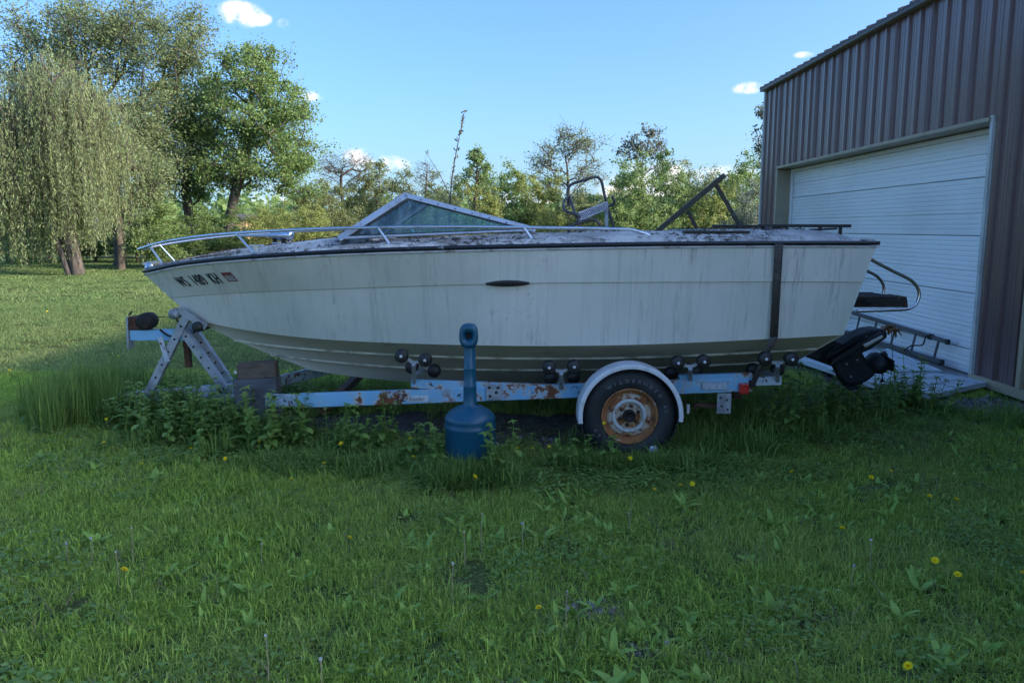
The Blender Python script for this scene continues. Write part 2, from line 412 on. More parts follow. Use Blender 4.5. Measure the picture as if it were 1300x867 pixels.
M['conc'] = mat('concrete_slab', (0.24, 0.23, 0.22), 0.9, layers=[((0.16, .15, .14), 3, .45, .7)], bump=(30, .3))
M['stone'] = mat('gravel_stone', (0.20, 0.17, 0.165), 0.85, layers=[((0.30, .27, .26), 3, .45, .6), ((0.12, .09, .085), 2, .5, .65, dict(seed=3))], bump=(50, .3))
M['chairtube'] = mat('grey_brown_tube', (0.085, 0.075, 0.068), 0.5, 0.4, layers=[((0.16, .14, .12), 9, .5, .7)])
M['web'] = mat('chair_webbing', (0.42, 0.42, 0.44), 0.7, layers=[((0.2, .2, .2), 30, .5, .65)])
M['olive'] = mat('olive_brown_timber', (0.052, 0.047, 0.033), 0.75, layers=[((0.09, .08, .06), 12, .5, .7)], bump=(40, .25))
M['bark'] = mat('grey_bark', (0.115, 0.095, 0.078), 0.9, layers=[((0.05, .042, .035), 3, .4, .65, dict(stretch=(4, 4, .6))), ((0.19, .165, .14), 8, .58, .75, dict(stretch=(2, 2, .5)))], bump=(14, .5, .03))
M['twig'] = mat('brown_twig', (0.095, 0.070, 0.055), 0.85)
M['stalk'] = mat('green_stalk', (0.085, 0.13, 0.035), 0.6)
M['drystalk'] = mat('dry_stalk', (0.28, 0.23, 0.14), 0.8)
M['yellow'] = leaf_mat('dandelion_yellow', (0.86, 0.66, 0.010), (0.90, 0.74, 0.020), .25)
M['fluff'] = leaf_mat('dandelion_fluff', (0.62, 0.62, 0.60), (0.75, 0.75, 0.73), .4)
M['paper'] = mat('crumpled_paper', (0.66, 0.68, 0.75), 0.6, layers=[((0.2, .25, .5), 30, .56, .6), ((0.5, .3, .2), 22, .62, .66)])
M['ochre'] = mat('ochre_house_wall', (0.50, 0.34, 0.15), 0.8)
M['housewhite'] = mat('pale_house_wall', (0.55, 0.55, 0.53), 0.8)
M['hroof'] = mat('grey_house_roof', (0.10, 0.09, 0.09), 0.8)

def glass(name, tintc, alpha):
    m = bpy.data.materials.new(name); m.use_nodes = True
    nt = m.node_tree; N, L = nt.nodes, nt.links
    p = N['Principled BSDF']
    tr = N.new('ShaderNodeBsdfTransparent'); tr.inputs['Color'].default_value = (*tintc, 1)
    gl = N.new('ShaderNodeBsdfGlossy'); gl.inputs['Roughness'].default_value = 0.05
    fr = N.new('ShaderNodeFresnel'); fr.inputs['IOR'].default_value = 1.5
    m1 = N.new('ShaderNodeMixShader'); L.new(fr.outputs[0], m1.inputs[0]); L.new(tr.outputs[0], m1.inputs[1]); L.new(gl.outputs[0], m1.inputs[2])
    # dusty film with runs
    tc = N.new('ShaderNodeTexCoord'); mp = N.new('ShaderNodeMapping'); mp.inputs['Scale'].default_value = (4.5, 2, 0.4)
    L.new(tc.outputs['Object'], mp.inputs[0])
    no = N.new('ShaderNodeTexNoise'); no.inputs['Scale'].default_value = 4.5; no.inputs['Detail'].default_value = 6; L.new(mp.outputs[0], no.inputs[0])
    mr = N.new('ShaderNodeMapRange'); mr.inputs['From Min'].default_value = .42; mr.inputs['From Max'].default_value = .78; mr.inputs['To Min'].default_value = alpha * .3; mr.inputs['To Max'].default_value = alpha * 1.7
    L.new(no.outputs['Fac'], mr.inputs[0])
    df = N.new('ShaderNodeBsdfDiffuse'); df.inputs['Color'].default_value = (0.46, 0.58, 0.60, 1)
    m2 = N.new('ShaderNodeMixShader'); L.new(mr.outputs[0], m2.inputs[0]); L.new(m1.outputs[0], m2.inputs[1]); L.new(df.outputs[0], m2.inputs[2])
    L.new(m2.outputs[0], N['Material Output'].inputs['Surface'])
    return m
M['glass'] = glass('tinted_windshield_glass', (0.70, 0.90, 0.94), 0.15)

M['grass'] = leaf_mat('grass_blade', (0.095, 0.175, 0.02), (0.52, 0.68, 0.12), .4, .55, 'tint', (0.380, 0.440, 0.120))
M['mown'] = leaf_mat('mown_grass_blade', (0.075, 0.14, 0.04), (0.255, 0.355, 0.125), .35, .6, 'tint', (0.260, 0.320, 0.125))  # same lawn as grass, colour darkened to offset the sunlight beyond the boat
M['tallgrass'] = leaf_mat('tall_grass_blade', (0.1, 0.175, 0.036), (0.23, 0.33, 0.075), .35, .5)
M['drygrass'] = leaf_mat('dry_grass', (0.26, 0.21, 0.12), (0.18, 0.16, 0.08), .2, .7)
M['broad'] = leaf_mat('broadleaf_weed', (0.19, 0.31, 0.055), (0.33, 0.47, 0.1), .3, .5)
M['nettle'] = leaf_mat('nettle_leaf', (0.14, 0.235, 0.05), (0.25, 0.36, 0.085), .3, .5)
M['clover'] = leaf_mat('ground_ivy_leaf', (0.12, 0.215, 0.048), (0.23, 0.33, 0.085), .3, .55)
M['willow'] = leaf_mat('willow_leaf', (0.22, 0.295, 0.125), (0.33, 0.395, 0.185), .45)
M['maple'] = leaf_mat('maple_leaf', (0.13, 0.215, 0.07), (0.235, 0.34, 0.11), .45)
M['ashleaf'] = leaf_mat('young_brown_green_leaf', (0.165, 0.225, 0.1), (0.265, 0.325, 0.15), .45)
M['shrubA'] = leaf_mat('shrub_leaf_green', (0.145, 0.235, 0.08), (0.265, 0.37, 0.13), .45)
M['shrubB'] = leaf_mat('shrub_leaf_yellow_green', (0.21, 0.265, 0.075), (0.34, 0.385, 0.125), .45)
M['shrubC'] = leaf_mat('shrub_leaf_olive', (0.175, 0.215, 0.095), (0.27, 0.315, 0.14), .45)
M['blossom'] = leaf_mat('pale_blossom_leaf', (0.28, 0.32, 0.27), (0.10, 0.14, 0.06), .35)
M['bud'] = leaf_mat('bronze_bud_leaf', (0.112, 0.135, 0.096), (0.188, 0.203, 0.136), .4)
M['litter'] = leaf_mat('dead_leaf', (0.030, 0.022, 0.016), (0.110, 0.075, 0.045), .1, .8)
M['redleaf'] = leaf_mat('rusty_maple_seedling_leaf', (0.22, 0.09, 0.04), (0.30, 0.15, 0.06), .35)

# ================================================================== GROUND
def vnoise(x, y, s, seed=0):
    """cheap smooth value noise, 0..1"""
    x = np.asarray(x, float) / s + seed * 17.3; y = np.asarray(y, float) / s + seed * 9.1
    xi, yi = np.floor(x), np.floor(y); fx, fy = x - xi, y - yi
    def h(a, b):
        v = np.sin(a * 127.1 + b * 311.7 + seed * 74.7) * 43758.5453
        return v - np.floor(v)
    ux, uy = fx * fx * (3 - 2 * fx), fy * fy * (3 - 2 * fy)
    return (h(xi, yi) * (1 - ux) + h(xi + 1, yi) * ux) * (1 - uy) + (h(xi, yi + 1) * (1 - ux) + h(xi + 1, yi + 1) * ux) * uy
def gz(x, y):
    x = np.asarray(x, float); y = np.asarray(y, float)
    fade = np.clip((5.0 - x) / 1.5, 0, 1)
    return (vnoise(x, y, 1.3, 1) - .5) * 0.05 * fade + (vnoise(x, y, 5.0, 2) - .5) * 0.08 * fade - 0.012
def soil(x, y):
    """1 where the turf is worn to soil or gravel: under the trailer, by the barn, a few bald spots"""
    x = np.asarray(x, float); y = np.asarray(y, float)
    n = vnoise(x, y, .35, 3) * .6 + vnoise(x, y, .12, 4) * .4
    def blob(cx, cy, rx, ry): return np.clip(1.4 - ((x - cx) / rx) ** 2 - ((y - cy) / ry) ** 2, 0, 1)
    m = np.maximum.reduce([blob(.35, 6.6, 1.6, .62), blob(-.8, 6.9, 1.6, .45), blob(4.75, 7.55, .55, .42), blob(4.2, 8.9, .8, 1.4),
                           blob(3.1, 7.3, .5, .35), blob(.36, 3.4, .16, .10), blob(.05, 2.68, .12, .08), blob(.55, 3.05, .09, .07), blob(2.6, 5.2, .25, .1), blob(-1.6, 6.9, .4, .3)])
    return np.clip(m * 1.7 - n * 0.9, 0, 1)
def make_ground():
    xs = np.unique(np.concatenate([np.linspace(-600, -40, 24), np.linspace(-40, -8, 34), np.arange(-8, 6.01, .1), np.linspace(6, 40, 30), np.linspace(40, 600, 24)]))
    ys = np.unique(np.concatenate([np.linspace(-300, -5, 16), np.linspace(-5, 1.5, 14), np.arange(1.5, 12.01, .1), np.linspace(12, 40, 50), np.linspace(40, 900, 30)]))
    X, Y = np.meshgrid(xs, ys); Z = gz(X, Y)
    V = np.stack([X, Y, Z], -1).reshape(-1, 3)
    nx, ny = len(xs), len(ys)
    i, j = np.meshgrid(np.arange(nx - 1), np.arange(ny - 1))
    a = (j * nx + i).ravel()
    me = np_mesh('ground', V, [np.stack([a, a + 1, a + nx + 1, a + nx], -1)])
    at_ = me.attributes.new('soil', 'FLOAT', 'POINT'); at_.data.foreach_set('value', soil(X, Y).ravel().astype(np.float32))
    m = bpy.data.materials.new('turf'); m.use_nodes = True
    N, L = m.node_tree.nodes, m.node_tree.links
    p = N['Principled BSDF']; p.inputs['Roughness'].default_value = .95; p.inputs['Specular IOR Level'].default_value = .1
    tc = N.new('ShaderNodeTexCoord')
    def noise(s, d=6):
        n = N.new('ShaderNodeTexNoise'); n.inputs['Scale'].default_value = s; n.inputs['Detail'].default_value = d; L.new(tc.outputs['Object'], n.inputs[0]); return n.outputs['Fac']
    def mix(f, a, b, lo=0., hi=1.):
        mr = N.new('ShaderNodeMapRange'); mr.inputs['From Min'].default_value = lo; mr.inputs['From Max'].default_value = hi; L.new(f, mr.inputs[0])
        x = N.new('ShaderNodeMix'); x.data_type = 'RGBA'; L.new(mr.outputs[0], x.inputs['Factor'])
        for k, v in (('A', a), ('B', b)):
            if isinstance(v, tuple): x.inputs[k].default_value = (*v, 1)
            else: L.new(v, x.inputs[k])
        return x.outputs['Result']
    green = mix(noise(.5), (0.080, 0.100, 0.030), (0.120, 0.140, 0.045), .35, .65)
    green = mix(noise(40), green, (0.055, 0.060, 0.026), .45, .75)
    dirt = mix(noise(9), (0.075, 0.060, 0.048), (0.125, 0.115, 0.115), .35, .65)
    dirt = mix(noise(70), dirt, (0.035, 0.030, 0.026), .5, .7)
    a = N.new('ShaderNodeAttribute'); a.attribute_name = 'soil'
    L.new(mix(a.outputs['Fac'], green, dirt, .1, .6), p.inputs['Base Color'])
    b = N.new('ShaderNodeBump'); b.inputs['Strength'].default_value = .6; b.inputs['Distance'].default_value = .03
    L.new(noise(60), b.inputs['Height']); L.new(b.outputs[0], p.inputs['Normal'])
    o = link('ground', me, m, smooth=True)
    setp(o, kind='structure', label='mown lawn ground with worn soil under the trailer')
make_ground()

def make_bounce_ground():
    """added pale ground, unseen behind the camera, bouncing sunlight into the shade"""
    mb = MB(); n = 24  # sheet added out of view to brighten hull and foreground with bounced sun
    mb.grid([[(x, -1.6 + .35 * math.sin(x * .7), .05) for x in np.linspace(-30, 30, n)], [(x, -15 + .5 * math.sin(x * .4), .05) for x in np.linspace(-30, 30, n)]])
    o = mb.build('unseen_bounce_ground', mat('pale_bounce_surface', (0.40, 0.37, 0.33), .95, layers=[((0.30, .28, .25), 1.5, .4, .65), ((0.5, .47, .43), 60, .55, .7)], bump=(80, .6, .02)), None, fix=False)
    setp(o, 'added pale ground behind the camera that bounces sunlight', kind='structure')
make_bounce_ground()

# ================================================================== BARN
XB, XD = 5.24, 5.50                  # face of the siding, face of the roller door
Y_FAR, Y_NEAR = 16.45, 0.2
OP0, OP1, OPZ = 8.64, 15.45, 2.90    # door opening
EAVE, RIDGE_X, RIDGE_Z, XBACK = 4.56, 11.1, 6.5, 16.96
def make_barn():
    b = thing('metal_barn', 'brown ribbed metal barn with a wide white overhead door', 'barn', (XB, Y_NEAR, 0))
    RIB = 0.3048
    def cols(y0, y1):
        """(y, dx) columns of the ribbed sheet between y0 and y1"""
        out = [(y0, 0)]
        k0 = math.floor((y0 - Y_FAR) / RIB) - 1
        y = Y_FAR + k0 * RIB
        while y < y1 + RIB:
            for dy, dx in ((-.036, 0), (-.026, .030), (.022, .030), (.034, 0), (.11, 0), (.12, .006), (.135, .006), (.145, 0), (.17, 0), (.18, .006), (.195, .006), (.205, 0)):
                if y0 + .002 < y + dy < y1 - .002: out.append((y + dy, dx))
            y += RIB
        out.append((y1, 0))
        return out
    def sheet(y0, y1, z0, z1, x, sgn=-1):
        c = cols(y0, y1)
        mb = MB(); mb.grid([[(x + sgn * dx, yy, z0) for yy, dx in c], [(x + sgn * dx, yy, z1) for yy, dx in c]], smooth=False)
        return mb
    W = 0.9144
    y = Y_FAR
    while y > Y_NEAR + .1:
        y0 = max(y - W, Y_NEAR)
        lo, hi = y0, y
        # the door opening cuts the sheets
        spans = []
        if hi <= OP0 or lo >= OP1: spans = [(lo, hi, .12)]
        else:
            if lo < OP0: spans.append((lo, OP0, .12))
            spans.append((max(lo, OP0), min(hi, OP1), OPZ))
            if hi > OP1: spans.append((OP1, hi, .12))
        for a, c_, z0 in spans:
            if c_ - a > .03: sheet(a, c_ - .003, z0, EAVE, XB).build('wall_panel', M['brown'], b, fix=False)
        y = y0
    # far and near gable walls and back wall (closed shell)
    mb = MB()
    for yy in (Y_FAR, Y_NEAR):
        mb.add([(XB + .02, yy, 0), (XBACK, yy, 0), (XBACK, yy, EAVE), (RIDGE_X, yy, RIDGE_Z), (XB + .02, yy, EAVE)], [(0, 1, 2, 3, 4)])
    mb.add([(XBACK, Y_NEAR, 0), (XBACK, Y_FAR, 0), (XBACK, Y_FAR, EAVE), (XBACK, Y_NEAR, EAVE)], [(0, 1, 2, 3)])
    # core of the front wall behind the sheets
    mb.box(((XB + .09), (Y_NEAR + OP0) / 2, EAVE / 2), (.1, OP0 - Y_NEAR, EAVE - .04))
    mb.box(((XB + .09), (OP1 + Y_FAR) / 2, EAVE / 2), (.1, Y_FAR - OP1 - .01, EAVE - .04))
    mb.box(((XB + .09), (OP0 + OP1) / 2, (OPZ + EAVE) / 2 + .02), (.1, OP1 - OP0, EAVE - OPZ - .06))
    mb.build('wall_shell', M['brown'], b, fix=False)
    # roof: ribbed sheets both slopes
    sl = (RIDGE_Z - EAVE) / (RIDGE_X - XB); OH = .13
    n = int(math.ceil((Y_FAR + .2 - Y_NEAR + .2) / W))
    def roof_sheet(side):
        mb = MB(); c = [(yy - 0, dx) for yy, dx in cols(0, W)]
        if side < 0: x0, x1 = XB - OH, RIDGE_X
        else: x0, x1 = XBACK + OH, RIDGE_X
        z0 = EAVE + .08 - OH * sl; z1 = RIDGE_Z + .08
        rows = [[(x0, yy, z0 + dx) for yy, dx in c], [(x1, yy, z1 + dx) for yy, dx in c]]
        mb.grid(rows, smooth=False)
        mb.grid([[(x0, yy, z0 - .012) for yy, dx in c], [(x0, yy, z0 + dx) for yy, dx in c]], smooth=False)
        mb.grid([[(x0, yy, z0 - .012) for yy, dx in c], [(x1, yy, z1 - .012) for yy, dx in c]], smooth=False)
        me = bpy.data.meshes.new('roof_panel')
        me.from_pydata([tuple(v - ORG[b]) for v in mb.v], [], mb.f); me.materials.append(M['roof'])
        return me
    for side in (-1, 1):
        me = roof_sheet(side)
        for i in range(n):
            o = link('roof_panel', me, M['roof'], b); o.location = (0, Y_FAR + .08 - W * (i + 1), 0)
    # eave: tan soffit and fascia board, corner trim, base trim
    mb = MB(); zf = EAVE + .08 - OH * sl
    mb.box((XB - .06, (Y_FAR + Y_NEAR) / 2, zf - .055), (.10, Y_FAR - Y_NEAR + .1, .03))
    mb.build('soffit', M['tan'], b)
    MB().box((XB - OH + .015, (Y_FAR + Y_NEAR) / 2, zf - .035), (.02, Y_FAR - Y_NEAR + .12, .06)).build('fascia', M['roof'], b)
    MB().box((XB + .005, Y_FAR + .005, EAVE / 2), (.09, .075, EAVE - .05)).build('corner_trim', M['trimgrey'], b)
    MB().box((XB - .02, (OP0 + Y_NEAR) / 2, .07), (.05, OP0 - Y_NEAR, .10)).build('base_trim', M['tan'], b)
    MB().box((XB - .02, (OP1 + Y_FAR) / 2, .07), (.05, Y_FAR - OP1, .10)).build('base_trim', M['tan'], b)
    MB().box((XB - .022, 7.78, 1.3), (.06, .07, 2.38)).build('side_trim', M['tan'], b)
    # opening: jambs, header
    MB().box(((XB + XD) / 2 - .01, OP1 + .02, OPZ / 2), (XD - XB + .06, .05, OPZ - .04)).build('door_jamb', M['tan'], b, bevel=.004)
    MB().box((XB - .012, OP1 + .07, OPZ / 2 + .03), (.05, .07, OPZ + .06)).build('door_casing', M['tan'], b, bevel=.004)
    MB().box(((XB + XD) / 2 - .01, OP0 - .025, OPZ / 2), (XD - XB + .02, .05, OPZ - .04)).build('door_jamb', M['trimgrey'], b, bevel=.004)
    MB().box((XB - .02, OP0 - .01, OPZ / 2 + .03), (.04, .055, OPZ + .06)).build('door_casing', M['trimgrey'], b, bevel=.004)
    MB().box(((XB + XD) / 2 - .02, (OP0 + OP1) / 2, OPZ + .02), (XD - XB + .10, OP1 - OP0, .045)).build('door_header', M['tan'], b, bevel=.004)
    MB().box((XD - .02, OP1 - .05, OPZ / 2), (.03, .09, OPZ - .02)).build('door_stop', M['door'], b)
    MB().box((XD - .02, (OP0 + OP1) / 2, OPZ - .045), (.03, OP1 - OP0 - .2, .05)).build('door_stop', M['door'], b)
    # overhead door in five sections, each pressed with shallow ribs
    door = MB().box((XD + .07, (OP0 + OP1) / 2, OPZ / 2), (.03, OP1 - OP0 - .02, OPZ)).build('overhead_door', M['door'], b)
    for z0, z1 in ((.015, .31), (.31, .98), (.98, 1.66), (1.66, 2.34), (2.34, 2.90)):
        prof = [(z0 + .002, .03), (z0 + .006, .004), (z0 + .014, 0)]
        z = z0 + .07; k = 0
        while z < z1 - .05:
            if abs(z - (z0 + .25)) < .035 and z1 - z0 > .5:
                prof += [(z - .012, 0), (z - .004, .016), (z + .010, .016), (z + .022, 0)]
            else:
                prof += [(z - .012, 0), (z - .006, .0055), (z + .006, .0055), (z + .012, 0)]
            z += .06
        prof += [(z1 - .014, 0), (z1 - .006, .004), (z1 - .002, .03)]
        mb = MB(); mb.grid([[(XD + dx, OP0 + .012, zz) for zz, dx in prof], [(XD + dx, OP1 - .012, zz) for zz, dx in prof]], smooth=False)
        mb.build('door_section', M['door'], door, fix=False)
    MB().box((6.0, (OP0 + OP1) / 2, -.02), (1.7, OP1 - OP0, .05)).build('threshold_slab', M['conc'], b)
make_barn()

# ================================================================== BOAT
YC = 7.0
BOAT = thing('motor_boat', 'weathered white motor boat with tinted windshield resting on a trailer', 'boat', (0, YC, .31))
LN = {  # longitudinal hull lines, stern to bow: x, half breadth, z
 'G': [(2.75, 1.13, 1.616), (2.32, 1.145, 1.617), (1.88, 1.16, 1.617), (1.45, 1.17, 1.614), (1.02, 1.175, 1.611), (0.59, 1.18, 1.604), (0.15, 1.175, 1.596), (-0.28, 1.155, 1.586), (-0.71, 1.11, 1.574), (-1.15, 1.035, 1.558), (-1.58, 0.93, 1.536), (-2.01, 0.79, 1.508), (-2.44, 0.60, 1.473), (-2.88, 0.36, 1.425), (-3.31, 0.03, 1.34)],
 'K': [(2.68, 1.10, 1.346), (2.27, 1.11, 1.348), (1.85, 1.12, 1.349), (1.44, 1.125, 1.348), (1.03, 1.13, 1.347), (0.62, 1.13, 1.344), (0.2, 1.12, 1.340), (-0.21, 1.09, 1.33), (-0.62, 1.03, 1.314), (-1.04, 0.93, 1.293), (-1.45, 0.81, 1.27), (-1.86, 0.64, 1.243), (-2.27, 0.45, 1.212), (-2.69, 0.235, 1.176), (-3.1, 0.022, 1.128)],
 'C': [(2.60, 1.00, .922), (2.21, 1.01, .902), (1.82, 1.02, .884), (1.43, 1.02, .865), (1.04, 1.02, .850), (0.65, 1.02, .841), (0.26, 1.01, .836), (-0.14, 0.98, .835), (-0.53, 0.91, .832), (-0.92, 0.80, .828), (-1.31, 0.67, .824), (-1.7, 0.50, .822), (-2.09, 0.33, .836), (-2.48, 0.17, .868), (-2.87, 0.015, .919)],
 'S': [(2.52, .70, .758), (2.16, .70, .735), (1.8, .705, .717), (1.43, .71, .701), (1.07, .71, .687), (.71, .71, .679), (.35, .70, .675), (-.02, .68, .673), (-.38, .62, .671), (-.74, .54, .671), (-1.1, .445, .670), (-1.46, .33, .672), (-1.83, .22, .681), (-2.19, .11, .697), (-2.55, .012, .730)],
 'T': [(2.46, .40, .607), (2.13, .40, .587), (1.79, .40, .570), (1.46, .40, .553), (1.12, .40, .538), (.79, .40, .529), (.45, .395, .524), (.12, .38, .521), (-.21, .35, .518), (-.55, .305, .514), (-.88, .25, .515), (-1.22, .185, .522), (-1.55, .12, .540), (-1.89, .06, .564), (-2.22, .01, .593)],
 'B': [(2.40, 0, .411), (2.1, 0, .39), (1.79, 0, .369), (1.49, 0, .350), (1.19, 0, .338), (.88, 0, .330), (.58, 0, .323), (.27, 0, .318), (-.03, 0, .316), (-.33, 0, .319), (-.64, 0, .330), (-.94, 0, .346), (-1.24, 0, .371), (-1.55, 0, .408), (-1.85, 0, .457)]}
NS = 61
def resample(t):
    t = np.array(t); n = len(t); u = np.linspace(0, 1, n); U = np.linspace(0, 1, NS)
    o = np.stack([np.interp(U, u, t[:, k]) for k in range(3)], -1)
    for _ in range(4):
        q = o.copy(); q[1:-1] = .25 * o[:-2] + .5 * o[1:-1] + .25 * o[2:]; o = q
    return o
LN = {k: resample(v) for k, v in LN.items()}
def hp(row, sd=-1): return Vector((row[0], YC + sd * row[1], row[2]))
def hull_pt(u, v, sd=-1, out=0.0):
    """point on the upper side panel: u 0 stern .. 1 bow, v 0 gunwale .. 1 knuckle"""
    f = u * (NS - 1); i = min(int(f), NS - 2); t = f - i
    g = LN['G'][i] * (1 - t) + LN['G'][i + 1] * t; k = LN['K'][i] * (1 - t) + LN['K'][i + 1] * t
    p = hp(g * (1 - v) + k * v, sd)
    du = hp(LN['G'][i + 1], sd) - hp(LN['G'][i], sd); dv = hp(k, sd) - hp(g, sd)
    n = du.cross(dv).normalized()
    if n.y * sd < 0: n = -n
    return p + n * out
def zcoam(x):
    return float(np.interp(x, [-3.31, -2.6, -2.0, -1.35, -.6, .2, .9, 2.35, 2.5, 2.68, 2.75], [1.40, 1.50, 1.57, 1.640, 1.675, 1.705, 1.728, 1.735, 1.722, 1.675, 1.635]))
def make_hull():
    mb = MB()
    for sd in (-1, 1):
        def strip(A, B, mi, n=4):
            rows = []
            for k in range(n + 1):
                t = k / n
                rows.append([hp(A[i] * (1 - t) + B[i] * t, sd) for i in range(NS)])
            mb.grid(rows, mi)
        G, K, C, S, T, B = (LN[k] for k in 'GKCSTB')
        Ki = K.copy(); Ki[:, 1] = np.maximum(K[:, 1] - .012, .005); Ki[:, 2] -= .006     # small step under the knuckle
        Ci = C.copy(); Ci[:, 1] = np.maximum(C[:, 1] - .035, .004); Ci[:, 2] -= .004     # chine flat
        Si = S.copy(); Si[:, 1] = np.maximum(S[:, 1] - .03, .003); Si[:, 2] += .012
        Ti = T.copy(); Ti[:, 1] = np.maximum(T[:, 1] - .03, .002); Ti[:, 2] += .012
        strip(G, K, 0); strip(K, Ki, 0, 1); strip(Ki, C, 0, 5); strip(C, Ci, 1, 1)
        So = S.copy(); So[:, 2] += .016; To = T.copy(); To[:, 2] += .016
        strip(Ci, So, 1, 3); strip(So, S, 2, 1); strip(S, Si, 1, 1)
        strip(Si, To, 1, 3); strip(To, T, 2, 1); strip(T, Ti, 1, 1); strip(Ti, B, 1, 3)
    # transom
    ring = [hp(LN[k][0], -1) for k in 'GKCST'] + [hp(LN['B'][0])] + [hp(LN[k][0], 1) for k in 'TSCKG']
    mb.add(ring, [tuple(range(len(ring)))], 0)
    mb.build('hull', [M['gel'], M['bottom'], M['strake']], BOAT, fix=False)
    # rub rail: dark vinyl band with a pale insert below, both sides and across the transom
    for nm, dz0, dz1, o, mm in (('rub_rail', .010, .038, .018, M['rub']), ('rub_insert', -.012, .007, .008, M['rubw'])):
        mb = MB()
        for sd in (-1, 1):
            rows = [[], [], [], [], []]
            for i in range(NS):
                g = LN['G'][i]; t = LN['G'][min(i + 1, NS - 1)] - LN['G'][max(i - 1, 0)]
                nrm = Vector((-t[1] * 1.0, 0, 0)); d2 = Vector((t[0], sd * t[1], 0)).normalized(); nv = Vector((d2.y, -d2.x, 0))
                if nv.y * sd < 0: nv = -nv
                p = Vector((g[0], YC + sd * g[1], g[2]))
                rows[0].append(p + Vector((0, 0, dz0))); rows[1].append(p + nv * o + Vector((0, 0, dz0 + .004)))
                rows[2].append(p + nv * (o + .005) + Vector((0, 0, (dz0 + dz1) / 2)))
                rows[3].append(p + nv * o + Vector((0, 0, dz1 - .004))); rows[4].append(p + Vector((0, 0, dz1)))
            mb.grid(rows)
        g = LN['G'][0]
        mb.box((g[0] + .008, YC, g[2] + (dz0 + dz1) / 2), (.026, 2 * g[1] + .03, dz1 - dz0))
        mb.build(nm, mm, BOAT)
make_hull()
def make_deck():
    mb = MB()
    rows = []
    COCK0, COCK1 = -1.15, 1.55
    def prof(i, x, hb, zg, sd, cock):
        zc = zcoam(x); w = min(1, hb / .5)
        a = [(hb, zg + .04), (hb - .012 * w, zg + .052), (hb - .09 * w, zg + .052 + (zc - zg - .05) * .38), (max(hb - .20 * w, hb * .5), zc - .012), (max(hb - .24 * w, hb * .4), zc)]
        if cock: a += [(hb - .34, zc), (hb - .355, zc - .02), (hb - .37, .98), (.3, .96), (0, .96)]
        else:
            fore = x < 0
            crown = .05 * min(1, hb / .6) if fore else .012
            a += [(hb * .62, zc + crown * .6), (hb * .45, zc + crown * .8), (hb * .3, zc + crown), (hb * .15, zc + crown), (0, zc + crown)]
        return [Vector((x, YC + sd * h, z)) for h, z in a]
    for sd in (-1, 1):
        seq = []
        g = LN['G']
        for i in range(NS):
            x, hb, zg = g[i]
            seq.append((x, hb, zg, COCK0 < x < COCK1))
        # bulkheads: repeat the station at both ends of the cockpit
        out = []
        for k, st in enumerate(seq):
            if k and st[3] != seq[k - 1][3]:
                x = COCK1 if seq[k - 1][0] > COCK1 > st[0] else COCK0
                t = (x - seq[k - 1][0]) / (st[0] - seq[k - 1][0])
                hb = seq[k - 1][1] * (1 - t) + st[1] * t; zg = seq[k - 1][2] * (1 - t) + st[2] * t
                out.append((x, hb, zg, seq[k - 1][3])); out.append((x - .001, hb, zg, st[3]))
            out.append(st)
        mb.grid([prof(0, *st[:3], sd, st[3]) for st in out])
        # stern face of the deck lip
    x, hb, zg = LN['G'][0]
    pr = prof(0, x, hb, zg, -1, False); pl = prof(0, x, hb, zg, 1, False)
    ring = pr + pl[::-1][1:]
    mb.add(ring, [tuple(range(len(ring)))])
    o = mb.build('deck', M['deck'], BOAT, fix=False)
    m = o.modifiers.new('es', 'EDGE_SPLIT'); m.split_angle = R(50)
make_deck()

def text_mesh(body, size, outline=0.0, extrude=0.0, shear=0.0, spacing=1.0):
    cu = bpy.data.curves.new('txt', 'FONT'); cu.body = body; cu.size = size; cu.shear = shear; cu.space_character = spacing
    if outline: cu.fill_mode = 'NONE'; cu.bevel_depth = outline; cu.bevel_resolution = 0
    cu.extrude = extrude; cu.resolution_u = 3
    o = bpy.data.objects.new('txt', cu); COL.objects.link(o)
    dg = bpy.context.evaluated_depsgraph_get()
    me = bpy.data.meshes.new_from_object(o.evaluated_get(dg))
    bpy.data.objects.remove(o)
    n = len(me.vertices); co = np.zeros(n * 3, np.float32); me.vertices.foreach_get('co', co)
    return me, co.reshape(-1, 3)
def map_text(me, co, fn, name, m, parent):
    P = np.array([tuple(fn(*c) - ORG[parent]) for c in co], np.float32)
    me.vertices.foreach_set('co', P.ravel()); me.update(); me.materials.clear(); me.materials.append(m)
    return link(name, me, m, parent)
def u_at(px, v=.45):
    best = None
    for k in range(2001):
        p = hull_pt(k / 2000, v); d = p.y * CP - (p.z - CAM_Z) * SP
        e = abs(650 + F_PX * p.x / d - px)
        if best is None or e < best[0]: best = (e, k / 2000)
    return best[1]
